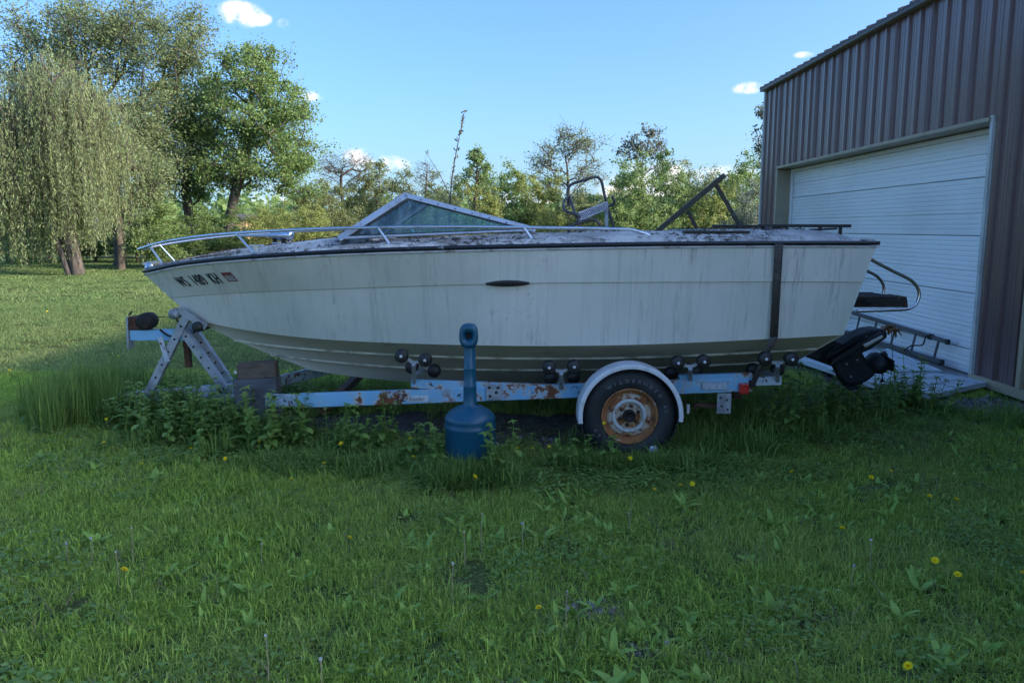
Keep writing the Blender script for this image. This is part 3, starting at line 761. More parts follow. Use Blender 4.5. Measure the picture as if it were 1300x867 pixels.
def registration():
    ua = u_at(225); ub = u_at(276)
    for sd in (-1, 1):
        me, co = text_mesh('WS  1489  KH' if sd < 0 else 'WS  1489  KH', 1.0, spacing=1.12)
        w = co[:, 0].max(); h = co[:, 1].max()
        # bold: strokes doubled with a slight offset
        if sd < 0: fn = lambda x, y, z: hull_pt(ua + (ub - ua) * x / w, .66 - .36 * y / h, -1, .003)
        else: fn = lambda x, y, z: hull_pt(ub + (ua - ub) * x / w, .66 - .36 * y / h, 1, .003)
        map_text(me, co, fn, 'registration_lettering', M['black'], BOAT)
        if sd < 0:
            me, co = text_mesh('WS  1489  KH', 1.0, spacing=1.12)
            fn2 = lambda x, y, z: hull_pt(ua + (ub - ua) * (x + .10) / w, .66 - .36 * y / h, -1, .0034)
            map_text(me, co, fn2, 'registration_lettering', M['black'], BOAT)
    uc, ud = u_at(284.5), u_at(297)
    def patch(u0, u1, v0, v1, off): 
        mb = MB(); mb.add([hull_pt(u0, v0, -1, off), hull_pt(u1, v0, -1, off), hull_pt(u1, v1, -1, off), hull_pt(u0, v1, -1, off)], [(0, 1, 2, 3)]); return mb
    st = patch(uc, ud, .32, .62, .003).build('registration_sticker', mat('sticker_red', (.22, .05, .05), .6), BOAT, fix=False)
    patch(uc + (ud - uc) * .1, uc + (ud - uc) * .9, .42, .59, .0042).build('sticker_face', mat('sticker_pale', (.45, .42, .42), .6, layers=[((.2, .15, .15), 120, .5, .55)]), st, fix=False)
registration()

def vent_slit():
    ua, ub = u_at(617, 1.0), u_at(672, 1.0)
    mb = MB(); n = 14; top = []; bot = []; mid = []
    for k in range(n + 1):
        t = k / n; w = .10 * math.sin(math.pi * min(max(t, .04), .96)) ** .45
        top.append(hull_pt(ua + (ub - ua) * t, 1.0 - w, -1, .006)); bot.append(hull_pt(ua + (ub - ua) * t, 1.0 + w * .9, -1, .006)); mid.append(hull_pt(ua + (ub - ua) * t, 1.0, -1, .020))
    mb.grid([top, mid, bot])
    o = mb.build('side_vent', M['navy'], BOAT, fix=False)
    mb = MB()
    for k in range(3):
        a, c = hull_pt(ua + (ub - ua) * .12, .97 + .03 * k, -1, .024), hull_pt(ua + (ub - ua) * .88, .97 + .03 * k, -1, .024)
        mb.bar(a, c, .004, .004)
    mb.build('vent_louver', M['dark'], o)
vent_slit()

# ---- windshield
def make_windshield():
    Yn, Yf = YC - .86, YC + .86
    pts = {}
    for k, (px, py) in dict(fb=(432, 302.5), pk=(513, 248), rb=(678, 292)).items(): pts[k] = at(px, py, Yn)
    W = MB()
    frame = MB()
    def side(Y, yin):
        fb, pk, rb = (Vector((pts[k].x, Y, pts[k].z)) for k in ('fb', 'pk', 'rb'))
        pk.y += yin * .10                       # tumblehome of the side glass
        return fb, pk, rb
    n_ = side(Yn, 1); f_ = side(Yf, -1)
    def edge(fr, a, b, w, d, side_up): fr.bar(a, b, d, w, side_up)
    for (fb, pk, rb), sg in ((n_, 1), (f_, -1)):
        nrm = (pk - fb).cross(rb - fb).normalized()
        for a, b, w in ((fb, pk, .052), (pk, rb, .042), (fb, rb, .022)):
            d = (b - a).normalized(); up = nrm.cross(d)
            if up.z < 0: up = -up
            frame.bar(a - d * .012, b + d * .012, .026, w, up)
    root = None
    cen_b = Vector((pts['fb'].x - .20, YC, zcoam(pts['fb'].x - .2) + .055)); cen_t = Vector((pts['pk'].x - .14, YC, pts['pk'].z + .012))
    for (fb, pk, rb) in (n_, f_):
        frame.bar(fb, cen_b, .03, .03); frame.bar(pk, cen_t, .034, .034)
    frame.bar(cen_b, cen_t, .04, .03)
    fo = frame.build('windshield', M['alu'], BOAT, bevel=.004)
    def pane(vs, inset=.0):
        mb = MB(); vs = [Vector(v) for v in vs]; c = sum(vs, Vector()) / len(vs)
        nrm = (vs[1] - vs[0]).cross(vs[2] - vs[0]).normalized()
        mb.prism([v - nrm * .003 for v in vs], nrm * .006)
        mb.build('pane', M['glass'], fo)
    for fb, pk, rb in (n_, f_): pane((fb, pk, rb))
    for fb, pk, rb in (n_, f_): pane((fb, pk, cen_t, cen_b))
    # dark rubber seal inside the side frames, corner screws
    mb = MB()
    for fb, pk, rb in (n_, f_):
        c = (fb + pk + rb) / 3
        def ins(p, t): return p + (c - p) * t
        a, b, d = ins(fb, .12), ins(pk, .14), ins(rb, .085)
        mb = MB()
        for p, q in ((a, b), (b, d), (a, d)): mb.bar(p, q, .028, .011)
        mb.build('glass_seal', M['navy'], fo)
    for fb, pk, rb in (n_, f_):
        for t in np.linspace(.12, .92, 7): MB().lathe([(.0, -.017), (.006, -.017), (.006, .017), (0, .017)], pk.lerp(rb, t), 'Y', 6).build('frame_screw', M['dark'], fo)
make_windshield()

# ---- bow rail: one bent tube down both sides, stanchions
def make_bow_rail():
    near = [at(835, 304, YC - 1.03), at(822, 298, YC - 1.03), at(808, 293.5, YC - 1.03), at(785, 291, YC - 1.03), at(665, 289, YC - 1.03), at(550, 288, YC - 1.00), at(480, 289, YC - .95), at(400, 291, YC - .85), at(320, 295, YC - .66), at(260, 299.5, YC - .43), at(210, 307, YC - .22), at(184, 314, YC - .07)]
    tip = at(176, 317, YC)
    far = [Vector((p.x, 2 * YC - p.y, p.z)) for p in near][::-1]
    path = smooth_path(near + [tip] + far, 5)
    rail = MB().tube(path, .0125, 8).build('bow_rail', M['chrome'], BOAT)
    for px, py, qx, qy, Y0, Y1 in ((188, 310, 208, 335, YC - .10, YC - .14), (300, 296.5, 324, 321.5, YC - .60, YC - .66), (480, 289, 497, 311, YC - .95, YC - .99), (665, 289, 679, 306, YC - 1.03, YC - 1.07)):
        a, b = at(px, py, Y0), at(qx, qy, Y1); b.z -= .02
        for sd in (0, 1):
            p, q = (Vector((v.x, v.y if not sd else 2 * YC - v.y, v.z)) for v in (a, b))
            mb = MB().tube([p, q], .011, 8)
            mb.lathe([(0, .030), (.013, .028), (.026, .012), (.03, 0)], q + Vector((0, 0, .004)), 'Z', 10)
            mb.build('stanchion', M['chrome'], rail)
make_bow_rail()

# ---- deck fittings
def deck_fittings():
    # bow light / cleat at the stem
    p = at(191, 340, YC)
    mb = MB().lathe([(0, .05), (.03, .045), (.045, .02), (.05, 0)], (p.x, YC, 1.40), 'Z', 12)
    mb.bar((p.x - .06, YC, 1.432), (p.x + .10, YC, 1.45), .05, .03)
    mb.build('bow_light', M['chrome'], BOAT, bevel=.004)
    # pair of chrome trumpet horns on the foredeck
    z = zcoam(-2.0) + .05
    hb = at(367, 299, YC - .22)
    h = MB().bar((hb.x - .16, YC - .18, hb.z - .075), (hb.x - .02, YC - .18, hb.z - .07), .05, .03)
    ho = h.build('horn', M['chrome'], BOAT, bevel=.006)
    for dx, dy, L in ((0, -.22, .42), (-.10, -.14, .30)):
        c = Vector((hb.x + dx, YC + dy, hb.z))
        prof = [(.004, -L), (.010, -L + .01), (.012, -.20), (.016, -.11), (.030, -.05), (.046, -.018), (.052, 0), (.050, .02), (.034, .034), (0, .04)]
        MB().lathe(prof, c, 'X', 18).build('trumpet', M['chrome'], ho)
        MB().box((c.x - .05, c.y, c.z - .052), (.03, .03, .085)).build('bracket', M['dark'], ho)
    # mid cleat
    p = at(325, 312, YC - .45)
    mb = MB().bar(p + Vector((-.06, 0, .0)), p + Vector((.07, 0, .0)), .02, .018).box(p + Vector((0, 0, -.03)), (.04, .02, .06)); mb.build('cleat', M['chrome'], BOAT, bevel=.004)
    # black louvred vent on the near side deck
    y0 = YC - .985
    a = at(869, 295, y0); b = at(949, 295, y0)
    mb = MB(); mb.box(((a.x + b.x) / 2, y0 + .02, a.z + .004), (b.x - a.x + .02, .10, .016))
    mb.box(((a.x + b.x) / 2, y0 + .02, a.z - .046), (b.x - a.x - .02, .09, .012)); mb.box(((a.x + b.x) / 2, y0 + .055, a.z - .02), (b.x - a.x - .01, .012, .05))
    ve = mb.build('deck_vent', M['navy'], BOAT)
    for k in range(7):
        x = a.x + (b.x - a.x) * (k + .05) / 6.1
        MB().box((x, y0 + .01, a.z - .020), (.016, .08, .045), (0, R(12), 0)).build('vent_louver', M['navy'], ve)
    # black grab rail at the stern
    y1 = YC - .72
    r = MB().bar(at(962, 286.5, y1), at(1080, 287, y1), .035, .026).build('stern_rail', M['navy'], BOAT, bevel=.006)
    for px in (968, 1041, 1067):
        p = at(px, 288, y1); MB().bar(p, Vector((p.x, p.y, zcoam(p.x) - .02)), .022, .022, (1, 0, 0)).build('rail_post', M['navy'], r)
    MB().bar(at(1028, 292, y1 + .02), at(1062, 290.5, y1 + .02), .03, .016).build('rail_foot', M['navy'], r)
    y2 = 2 * YC - y1
    r2 = MB().bar((at(962, 286.5, y1).x, y2, at(962, 286.5, y1).z), (at(1080, 287, y1).x, y2, at(1080, 287, y1).z), .035, .026).build('stern_rail', M['navy'], BOAT, bevel=.006)
    for px in (968, 1041, 1067):
        p = at(px, 288, y1); MB().bar((p.x, y2, p.z), (p.x, y2, zcoam(p.x) - .02), .022, .022, (1, 0, 0)).build('rail_post', M['navy'], r2)
deck_fittings()

# ---- stern: swim platform with bent tube rails, sterndrive
def make_stern():
    yn, yf = YC - .62, YC + .62
    top = at(1120, 377, yn).z; x0 = 2.66; x1 = at(1150, 385, yn).x
    pl = MB()
    pl.box(((x0 + x1) / 2, YC, top - .105), (x1 - x0, .05, .05)).build('swim_platform', M['rotwood'], BOAT)
    plo = [o for o in BOAT.children if o.name.startswith('swim_platform')][0]
    def plank(y0, y1, xa, xb, z, t, jag=0.0):
        mb = MB(); n = 9; rng_ = random.Random(int(y0 * 100))
        rows = []
        for zz in (z, z - t):
            rows.append([Vector((xb + rng_.uniform(-jag, jag), y0 + (y1 - y0) * k / n, zz + rng_.uniform(-.004, .004))) for k in range(n + 1)])
        a = [Vector((xa, y0 + (y1 - y0) * k / n, z)) for k in range(n + 1)]; b = [Vector((xa, v.y, z - t)) for v in a]
        mb.grid([b, a, rows[0], rows[1], b], smooth=False)
        mb.add([a[0], rows[0][0], rows[1][0], b[0]], [(0, 1, 2, 3)]); mb.add([a[-1], rows[0][-1], rows[1][-1], b[-1]], [(0, 1, 2, 3)])
        mb.build('plank', M['rotwood'], plo)
    plank(yn - .02, yn + .26, x0 - .05, x1, top, .085, .012)
    plank(yn + .29, YC - .06, x0 - .05, x1 - .03, top - .005, .06, .02)
    plank(YC + .06, yf - .29, x0 - .05, x1 - .10, top - .01, .06, .02)
    plank(yf - .26, yf + .02, x0 - .05, x1 - .05, top, .07, .02)
    for Y, sx in ((yn - .03, 0), (YC - .04, 0), (yf + .03, 0)):
        px = [(1100, 326), (1112, 333), (1135, 345), (1155, 355), (1164, 364), (1167, 374), (1164, 384), (1157, 390.5), (1146, 393), (1120, 394), (1088, 395)]
        pts = [at(a, b, yn - .03) for a, b in px]
        pts = [Vector((p.x, Y, p.z)) for p in pts]
        MB().tube(smooth_path(pts, 5), .0135, 8).build('platform_rail', M['chrome'], BOAT)
    # sterndrive: transom shield, upper housing, leg, anti-cavitation plate, skeg, propeller
    def poly(pts, th, name, par, m, Y=YC, bev=.02):
        mb = MB().prism([at(a, b, Y) - Vector((0, th / 2, 0)) for a, b in pts], (0, th, 0)); return mb.build(name, m, par, bevel=bev)
    sd = poly([(1046, 458), (1050, 447), (1062, 436), (1080, 425), (1100, 417), (1113, 416), (1119, 420), (1118, 427), (1109, 433), (1098, 441), (1080, 449), (1064, 456), (1052, 462)], .26, 'sterndrive', BOAT, M['drive'])
    poly([(1053, 457), (1062, 453), (1090, 442), (1096, 452), (1102, 462), (1110, 468), (1109, 476), (1098, 484), (1084, 489), (1070, 488), (1064, 480)], .10, 'drive_leg', sd, M['drive'], bev=.03)
    poly([(1042, 460), (1045, 452), (1080, 430), (1108, 418), (1110, 421), (1086, 436), (1062, 449)], .42, 'cavitation_plate', sd, M['drive'], bev=.01)
    poly([(1082, 433), (1106, 421), (1108, 424), (1085, 437)], .44, 'trim_cylinder', sd, M['alu'], bev=.006)
    c = at(1113, 461, YC + .02)
    MB().lathe([(0, -.14), (.05, -.13), (.085, -.08), (.10, 0), (.098, .05), (.07, .10), (0, .12)], c, 'Y', 20).build('gear_case', M['drive'], sd)
    # propeller: hub and three blades
    hub = MB().lathe([(0, -.09), (.035, -.08), (.045, 0), (.05, .08), (0, .085)], c + Vector((.06, 0, -.02)), 'X', 14).build('propeller', M['drive'], sd)
    for k in range(3):
        a = k * 2.094 + .5; d = Vector((0, math.cos(a), math.sin(a))); t = Vector((0, -math.sin(a), math.cos(a))); q = c + Vector((.06, 0, -.02))
        rows = []
        for s_ in np.linspace(0, 1, 5):
            w = .075 * math.sin(math.pi * (.18 + .8 * s_)) + .012
            mid = q + d * (.04 + .12 * s_)
            rows.append([mid - t * w + Vector((-.05 * (1 - .4 * s_), 0, 0)), mid + Vector((.004, 0, 0)), mid + t * w + Vector((.05 * (1 - .4 * s_), 0, 0))])
        mb = MB().grid(rows); o = mb.build('blade', M['drive'], hub); md = o.modifiers.new('s', 'SOLIDIFY'); md.thickness = .006
    for a_, b_ in (((1060, 446), (1096, 428)), ((1058, 452), (1092, 437))): MB().bar(at(*a_, YC - .135), at(*b_, YC - .135), .02, .014).build('casting_rib', M['drive'], sd)
    for p_ in ((1066, 449), (1078, 443), (1090, 436), (1100, 428), (1075, 462), (1088, 457), (1080, 478)): MB().lathe([(0, -.012), (.010, -.010), (.011, .01)], at(*p_, YC - (.13 if p_[1] < 450 else .05)), 'Y', 8).build('bolt', M['alu'], sd)
    MB().tube(smooth_path([at(1060, 440, YC - .16), at(1052, 448, YC - .2), at(1047, 458, YC - .17), at(1056, 463, YC - .12)], 4), .013, 7).build('hose', M['rubber'], sd)
    poly([(1070, 488), (1084, 489), (1096, 485), (1090, 494), (1078, 496)], .02, 'skeg', sd, M['drive'], bev=.004)
    MB().bar((2.42, YC, .80), at(1058, 449, YC), .24, .22).build('transom_shield', M['drive'], sd, bevel=.02)
make_stern()

# ================================================================== TRAILER
TR = thing('boat_trailer', 'rusty pale blue steel boat trailer under the boat', 'trailer', (0, YC, 0))
def make_trailer():
    yN, yF = YC - .83, YC + .83
    def zrail(x): return .425 + .0375 * x                # nose-down trim of the whole trailer
    # near and far main rails, bending in to the tongue
    xe, xs = 1.95, -1.74
    for Y, sg in ((yN, 1), (yF, -1)):
        mb = MB(); mb.bar((xs, Y, zrail(xs)), (xe, Y, zrail(xe)), .055, .115)
        ro = mb.build('frame_rail', M['blue'], TR, bevel=.006)
        yt = YC - sg * .10
        MB().bar((xs + .02, Y + sg * .004, zrail(xs)), (-2.75, yt, .20), .05, .105).build('tongue_arm', M['palepaint'], TR, bevel=.006)
        if sg == 1:
            nearrail = ro
            # rusted gusset patches and bolts
            for x in (1.28, 1.62, 1.72): MB().lathe([(0, -.012), (.014, -.012), (.016, 0)], (x, Y - .03, zrail(x) + .01), 'Y', 8).build('bolt', M['dark'], ro)
    MB().bar((-2.2, YC, zrail(-2.3) - .02), (-3.75, YC, .18), .09, .10).build('tongue', M['palepaint'], TR, bevel=.006)
    MB().lathe([(0, .0), (.05, 0), (.055, .06), (.03, .09), (0, .09)], (-3.82, YC, .15), 'Z', 14).build('coupler', M['rust'], TR)
    # maker's lettering on the near rail
    x0 = at(503, 507, yN).x; x1 = at(541, 507, yN).x; yy = yN - .0305
    me, co = text_mesh('EZ', 1.0, shear=.35); w = co[:, 0].max(); h = co[:, 1].max()
    map_text(me, co, lambda x, y, z: Vector((x0 + (x1 - x0) * .40 * x / w, yy, zrail(-.9) - .032 + .062 * y / h)), 'lettering', M['black'], nearrail)
    MB().bar((x0 + (x1 - x0) * .42, yy + .0012, zrail(-.9) - .012), (x1 + .02, yy + .0012, zrail(-.85) - .012), .003, .05).build('lettering_plate', M['white'], nearrail)
    me, co = text_mesh('Loader', 1.0, shear=.35); w2 = co[:, 0].max(); h2 = co[:, 1].max()
    map_text(me, co, lambda x, y, z: Vector((x0 + (x1 - x0) * (.45 + .52 * x / w2), yy - .0012, zrail(-.88) - .026 + .032 * y / h2)), 'lettering', M['black'], nearrail)
    # cross members and springs
    for x in (-1.55, -.35, .95, 1.85):
        MB().bar((x, yN + .03, zrail(x) - .09), (x, yF - .03, zrail(x) - .09), .07, .07, (0, 0, 1)).build('cross_member', M['rust'], TR)
    ax = .908; az = .315
    MB().bar((ax, YC - 1.0, az), (ax, YC + 1.0, az), .06, .06).build('axle', M['rust'], TR)
    for Y in (yN, yF):
        sp = [Vector((ax + d, Y, az + .02 + .09 * (d / .42) ** 2)) for d in np.linspace(-.42, .42, 9)]
        for k in range(3):
            s_ = sp[k:9 - k]; mb = MB()
            for a, b in zip(s_[:-1], s_[1:]): mb.bar(a - Vector((0, 0, .012 * k)), b - Vector((0, 0, .012 * k)), .045, .010)
            mb.build('leaf_spring', M['dark'], TR)
    # pivoting roller cradles: beam on a bracket, pairs of rollers at both ends
    def cradle(xa, za, xb, zb, Y, m):
        return MB().bar((xa, Y, za), (xb, Y, zb), .05, .072).build('cradle_beam', m, TR, bevel=.005)
    for Y, s_ in ((yN - .005, -1), (yF + .005, 1)):
        a, b = at(522, 487, yN), at(735, 494.5, yN)
        cradle(a.x, a.z, b.x, b.z, Y + s_ * -.01, M['blue'])
        c, d = at(862, 481.5, yN), at(955, 478.5, yN); cradle(c.x, c.z, d.x, d.z, Y + s_ * -.01, M['blue'])
        e, f = at(958, 484, yN - .02), at(992, 483, yN - .02)
        MB().bar((e.x, Y, e.z), (f.x, Y, f.z), .05, .072).build('cradle_beam', M['palepaint'], TR, bevel=.005)
        g = at(627, 498, yN)
        br = MB().box((g.x, Y + s_ * .036, g.z + .01), (.125, .012, .13)).build('pivot_bracket', M['galv'], TR, bevel=.003)
        for dx, dz in ((-.035, .04), (.035, .04), (-.03, -.03), (.02, .0)): MB().lathe([(0, -.012), (.011, -.012), (.011, .012), (0, .012)], (g.x + dx, Y + s_ * .042, g.z + .01 + dz), 'Y', 8).build('bolt', M['dark'], br)
        g = at(905, 487, yN); MB().box((g.x, Y + s_ * .034, g.z - .01), (.20, .012, .06)).build('pivot_bracket', M['palepaint'], TR, bevel=.003)
        # rollers
        for (ax_, ay_), (bx_, by_), sx_, sy_ in (((510, 451.5), (540, 456.5), 526, 481), ((697, 466), (728.5, 465), 712, 489), ((860, 460), (893, 458.5), 876, 478), ((971, 455), (1004, 455.5), 986, 480)):
            yo = YC - 1.0
            p, q, b0 = at(ax_, ay_, yo), at(bx_, by_, yo), at(sx_, sy_, yN)
            mid = (p + q) / 2 + Vector((0, 0, -.045))
            if s_ > 0:
                for v in (p, q, b0, mid): v.y = 2 * YC - v.y
            arm = MB()
            arm.bar(Vector((b0.x, Y, b0.z - .02)), mid, .05, .03, (1, 0, 0)); arm.bar(p + Vector((0, -s_ * .02, -.006)), mid + Vector((0, -s_ * .02, 0)), .03, .022); arm.bar(q + Vector((0, -s_ * .02, -.006)), mid + Vector((0, -s_ * .02, 0)), .03, .022)
            ao = arm.build('roller_arm', M['galv'], TR)
            for v in (p, q):
                pr = [(.0, -.048), (.014, -.048), (.016, -.036), (.034, -.036), (.044, -.034), (.054, -.024), (.056, 0), (.054, .024), (.044, .034), (.016, .036), (0, .04)]
                MB().lathe(pr, v + Vector((0, -s_ * .0, 0)), 'Y', 20).build('roller', M['roller'], ao)
                MB().lathe([(0, s_ * .054), (.012, s_ * .052), (.014, s_ * .045)], v, 'Y', 8).build('roller_pin', M['white'], ao)
            # inner pair further under the hull
            for v in (p, q):
                w_ = Vector((v.x + .03, YC + s_ * .62, v.z - .16))
                MB().lathe([(0, -.035), (.045, -.034), (.056, -.02), (.056, .02), (.045, .034), (0, .035)], w_, 'Y', 16).build('roller', M['roller'], ao)
            MB().bar(Vector((b0.x, Y, b0.z + .015)), Vector(((p.x + q.x) / 2 + .03, YC + s_ * .62, p.z - .18)), .05, .03).build('inner_arm', M['galv'], ao)
    # wheels
    for Y, s_ in ((5.80, 1), (2 * YC - 5.80, -1)):
        C = Vector((ax, Y, az)); T = .21
        def Lp(pr): return [(r, s_ * h) for r, h in pr]
        tyre_prof = Lp([(.205, .03), (.214, .016), (.232, .010), (.262, .002), (.292, .000), (.322, .008), (.348, .022), (.364, .040), (.372, .058), (.374, .075), (.374, T / 2), (.374, T - .075), (.372, T - .058), (.362, T - .04), (.335, T - .01), (.290, T), (.24, T - .01), (.205, T - .03)])
        wh = MB().lathe([(0, s_ * .06), (.02, s_ * .06), (.02, s_ * .15), (0, s_ * .15)], C, 'Y', 12).build('wheel', M['dark'], TR)
        ty = MB().lathe(tyre_prof, C, 'Y', 64).build('tyre', M['rubber'], wh)
        mb = MB()
        for k in range(44):
            a = 2 * math.pi * k / 44
            for h, off in ((.045, 0), (T / 2, .5), (T - .045, 0)):
                aa = a + off * 2 * math.pi / 44; d = Vector((math.cos(aa), 0, math.sin(aa)))
                mm = Matrix.Rotation(-aa, 3, 'Y')
                mb.box(C + d * .376 + Vector((0, s_ * h, 0)), (.010, .05, .034), mm)
        mb.build('tread_blocks', M['rubber'], wh)["kind"] = "stuff"
        rim = MB().lathe(Lp([(.213, .022), (.221, .012), (.219, .004), (.208, .004), (.203, .014), (.196, .030), (.190, .045), (.180, .052), (.172, .050)]), C, 'Y', 48, 0)
        ro = rim.build('rim', M['rimrust'], wh)
        MB().lathe(Lp([(.174, .052), (.168, .040), (.150, .034), (.132, .034)]), C, 'Y', 48).build('rim_disc', M['rim'], wh)
        MB().lathe(Lp([(.134, .036), (.130, .022), (.120, .018), (.110, .022), (.104, .040)]), C, 'Y', 40).build('rim_ring', M['rimwhite'], wh)
        MB().lathe(Lp([(.106, .044), (.085, .048), (.046, .044), (.044, .040)]), C, 'Y', 40).build('rim_centre', M['rim'], wh)
        MB().lathe(Lp([(.050, .05), (.048, .012), (.043, .004), (.036, .004), (.034, .02), (0, .024)]), C, 'Y', 24).build('hub', M['dark'], wh)
        for k in range(6):
            a = 2 * math.pi * k / 6 + .35; p = C + Vector((math.cos(a) * .076, s_ * .036, math.sin(a) * .076))
            MB().lathe([(.018, s_ * .012), (.015, s_ * -.004), (0, s_ * -.006)], p, 'Y', 6).build('lug_nut', M['rust'], wh)
        if s_ > 0:     # raised outline lettering round the sidewall
            for body, a0, a1, r in (('WILDERNESS', 130, 31, .284), ('AT', 20, 5, .284), ('LT', 216, 198, .284)):
                for i, chh in enumerate(body):
                    me, co = text_mesh(chh, .042, outline=.0012)
                    cx_ = (co[:, 0].max() + co[:, 0].min()) / 2
                    ang = R(a0 + (a1 - a0) * (i + .5) / len(body))
                    def fn(x, y, z, ang=ang, cx_=cx_):
                        t = ang - (x - cx_) / .29; rr = r - .016 + y * .85
                        return C + Vector((math.cos(t) * rr, -.0008 - abs(rr - .292) * .02 + z, math.sin(t) * rr))
                    map_text(me, co, fn, 'sidewall_lettering', M['ink'], wh)
        # fender: arched band with a rolled outer face
        fc = C + Vector((0, 0, .012)); A0, A1 = R(-6), R(188)
        mb = MB()
        ys = -.052 * s_; yi = .13 * s_
        mb.lathe([(.368, ys + .008 * s_), (.369, ys + .002 * s_), (.385, ys), (.399, ys + .002 * s_), (.404, ys + .008 * s_), (.405, yi), (.400, yi), (.398, ys + .014 * s_), (.385, ys + .008 * s_), (.369, ys + .012 * s_)], fc, 'Y', 64, 0, A0, A1, smooth=False)
        mb.build('fender', M['white'], TR)
    # rear: tail light, light bracket plate, foot board, reflector
    p = at(944, 493, yN - .05)
    tl = MB().box(p, (.075, .05, .085)).build('tail_light', M['red'], TR, bevel=.008)
    MB().box(p + Vector((0, .03, 0)), (.095, .012, .10)).build('light_base', M['dark'], tl)
    p = at(919, 512, yN - .01)
    pb = MB().box(p, (.115, .012, .17)).build('foot_plate', M['galv'], TR, bevel=.002)
    for dx, dz in ((-.03, .05), (.02, .03), (-.02, -.02), (.03, -.05)): MB().lathe([(0, -.01), (.008, -.01), (.008, .01)], p + Vector((dx, -.004, dz)), 'Y', 6).build('plate_hole', M['hole'], pb)
    MB().bar(at(880, 514, yN + .03), at(918, 515, yN + .03), .03, .03).build('brace', M['rust'], TR)
    p = at(873.5, 519, yN - .1); MB().box(p, (.026, .02, .075)).build('reflector', M['trimgrey'], TR, bevel=.004)
    MB().bar(p + Vector((0, .02, -.02)), p + Vector((0, .14, .04)), .012, .02).build('reflector_bracket', M['rust'], TR)
make_trailer()

def make_winch_stand():
    w = MB().box((-3.02, YC, .16), (.5, .14, .05)).build('winch_stand', M['galv'], TR)
    def leg(a, b, Y, wd=.072):
        p, q = at(*a, Y), at(*b, Y)
        o = MB().bar(p, q, .012, wd, (1, 0, .4)); 
        d = (q - p).normalized(); up = Vector((1, 0, .4)); up = (up - d * up.dot(d)).normalized()
        o.bar(p + up * (wd / 2 - .006) + Vector((0, .03, 0)), q + up * (wd / 2 - .006) + Vector((0, .03, 0)), .055, .010, up)
        lo = o.build('leg', M['galv'], w)
        for t in np.linspace(.12, .92, 6):
            c = p.lerp(q, t); MB().lathe([(0, -.010), (.010, -.010), (.010, .010), (0, .010)], c, 'Y', 8).build('bolt_hole', M['hole'], lo)
    leg((236, 402), (186, 503), YC - .10)
    leg((236, 402), (186, 503), YC + .10)
    leg((229, 417), (289, 500), YC - .085, .066)
    leg((240, 412), (296, 492), YC + .10, .066)
    a, b = at(203, 428, YC - .115), at(213, 459, YC - .115)
    MB().bar(a, b, .012, .045, (1, 0, 0)).build('strut', M['palepaint'], w)
    # arm carrying the winch
    a, b = at(168, 425, YC - .02), at(238, 425, YC - .02)
    MB().bar(a, b, .10, .095).build('winch_arm', M['blue'], w, bevel=.005)
    a, b = at(164.5, 402, YC - .03), at(166, 442, YC - .03)
    MB().bar(a, b, .11, .016, (1, 0, 0)).build('end_plate', M['galv'], w)
    # winch: side plates and spool
    c = at(180, 408, YC - .02)
    wi = MB().box(c + Vector((-.02, 0, -.01)), (.15, .13, .12)).build('winch', M['rust'], w, bevel=.012)
    MB().lathe([(0, -.085), (.055, -.085), (.075, -.075), (.080, 0), (.075, .06), (.05, .07), (0, .07)], c + Vector((.055, 0, .005)), 'Y', 18).build('spool', M['dark'], wi)
    MB().bar(c + Vector((-.09, -.05, .06)), c + Vector((-.055, -.05, .095)), .012, .012).build('pawl', M['dark'], wi)
    pts = [at(198, 402, YC), at(214, 403, YC), at(226, 405, YC)]
    MB().tube(pts, .004, 6).build('cable', M['dark'], w)
    pts = [at(203, 418, YC - .09), at(210, 424, YC - .09), at(217, 427, YC - .09), at(223, 424, YC - .09), at(228, 412, YC - .09), at(224, 406, YC - .05)]
    MB().tube(smooth_path(pts, 4), .009, 6).build('safety_chain', M['dark'], w)
    # bow stop with rollers
    a, b = at(227, 393, YC - .10), at(262, 415, YC - .10)
    for Y in (YC - .10, YC + .10):
        MB().bar((a.x, Y, a.z), (b.x, Y, b.z), .014, .062, (0, 0, 1)).build('bow_stop_bar', M['galv'], w)
    for p in ((227.5, 397), (257, 413)):
        q = at(*p, YC); MB().lathe([(0, -.135), (.03, -.135), (.048, -.12), (.05, .12), (.03, .135), (0, .135)], q, 'Y', 18).build('bow_roller', M['galv'] if p[0] < 240 else M['roller'], w)
    p = at(237, 448, YC); MB().bar(at(236, 425, YC), at(240, 466, YC), .05, .05, (1, 0, 0)).build('jack_tube', M['rust'], w)
make_winch_stand()

# ================================================================== SMALLER THINGS BY THE BOAT
def make_blocks():
    y0 = YC - .60
    a, b = at(296, 488, y0), at(349, 488, y0)
    o = MB().box(((a.x + b.x) / 2, y0 + .10, .30), (b.x - a.x, .20, .38), (0, R(-2), R(5))).build('concrete_block', M['block'], None, bevel=.008, loc=((a.x + b.x) / 2, y0 + .1, .12))
    setp(o, 'dark grey concrete block on the ground under the brown timber offcut', 'block')
    a, b = at(299, 469, y0), at(346, 469, y0)
    c = Vector(((a.x + b.x) / 2, y0 + .10, .555))
    mb = MB(); mb.box(c, (b.x - a.x, .17, .13), (R(0), R(-3), R(8)))
    o = mb.build('timber_block', M['wood'], None, bevel=.006, loc=(c.x, c.y, c.z - .065))
    setp(o, 'brown timber offcut lying on the dark concrete block', 'timber')
    p = Vector((c.x - .155, y0 - .012, c.z)); 
    MB().box(p, (.022, .004, .026)).build('price_tag', M['white'], o)
make_blocks()

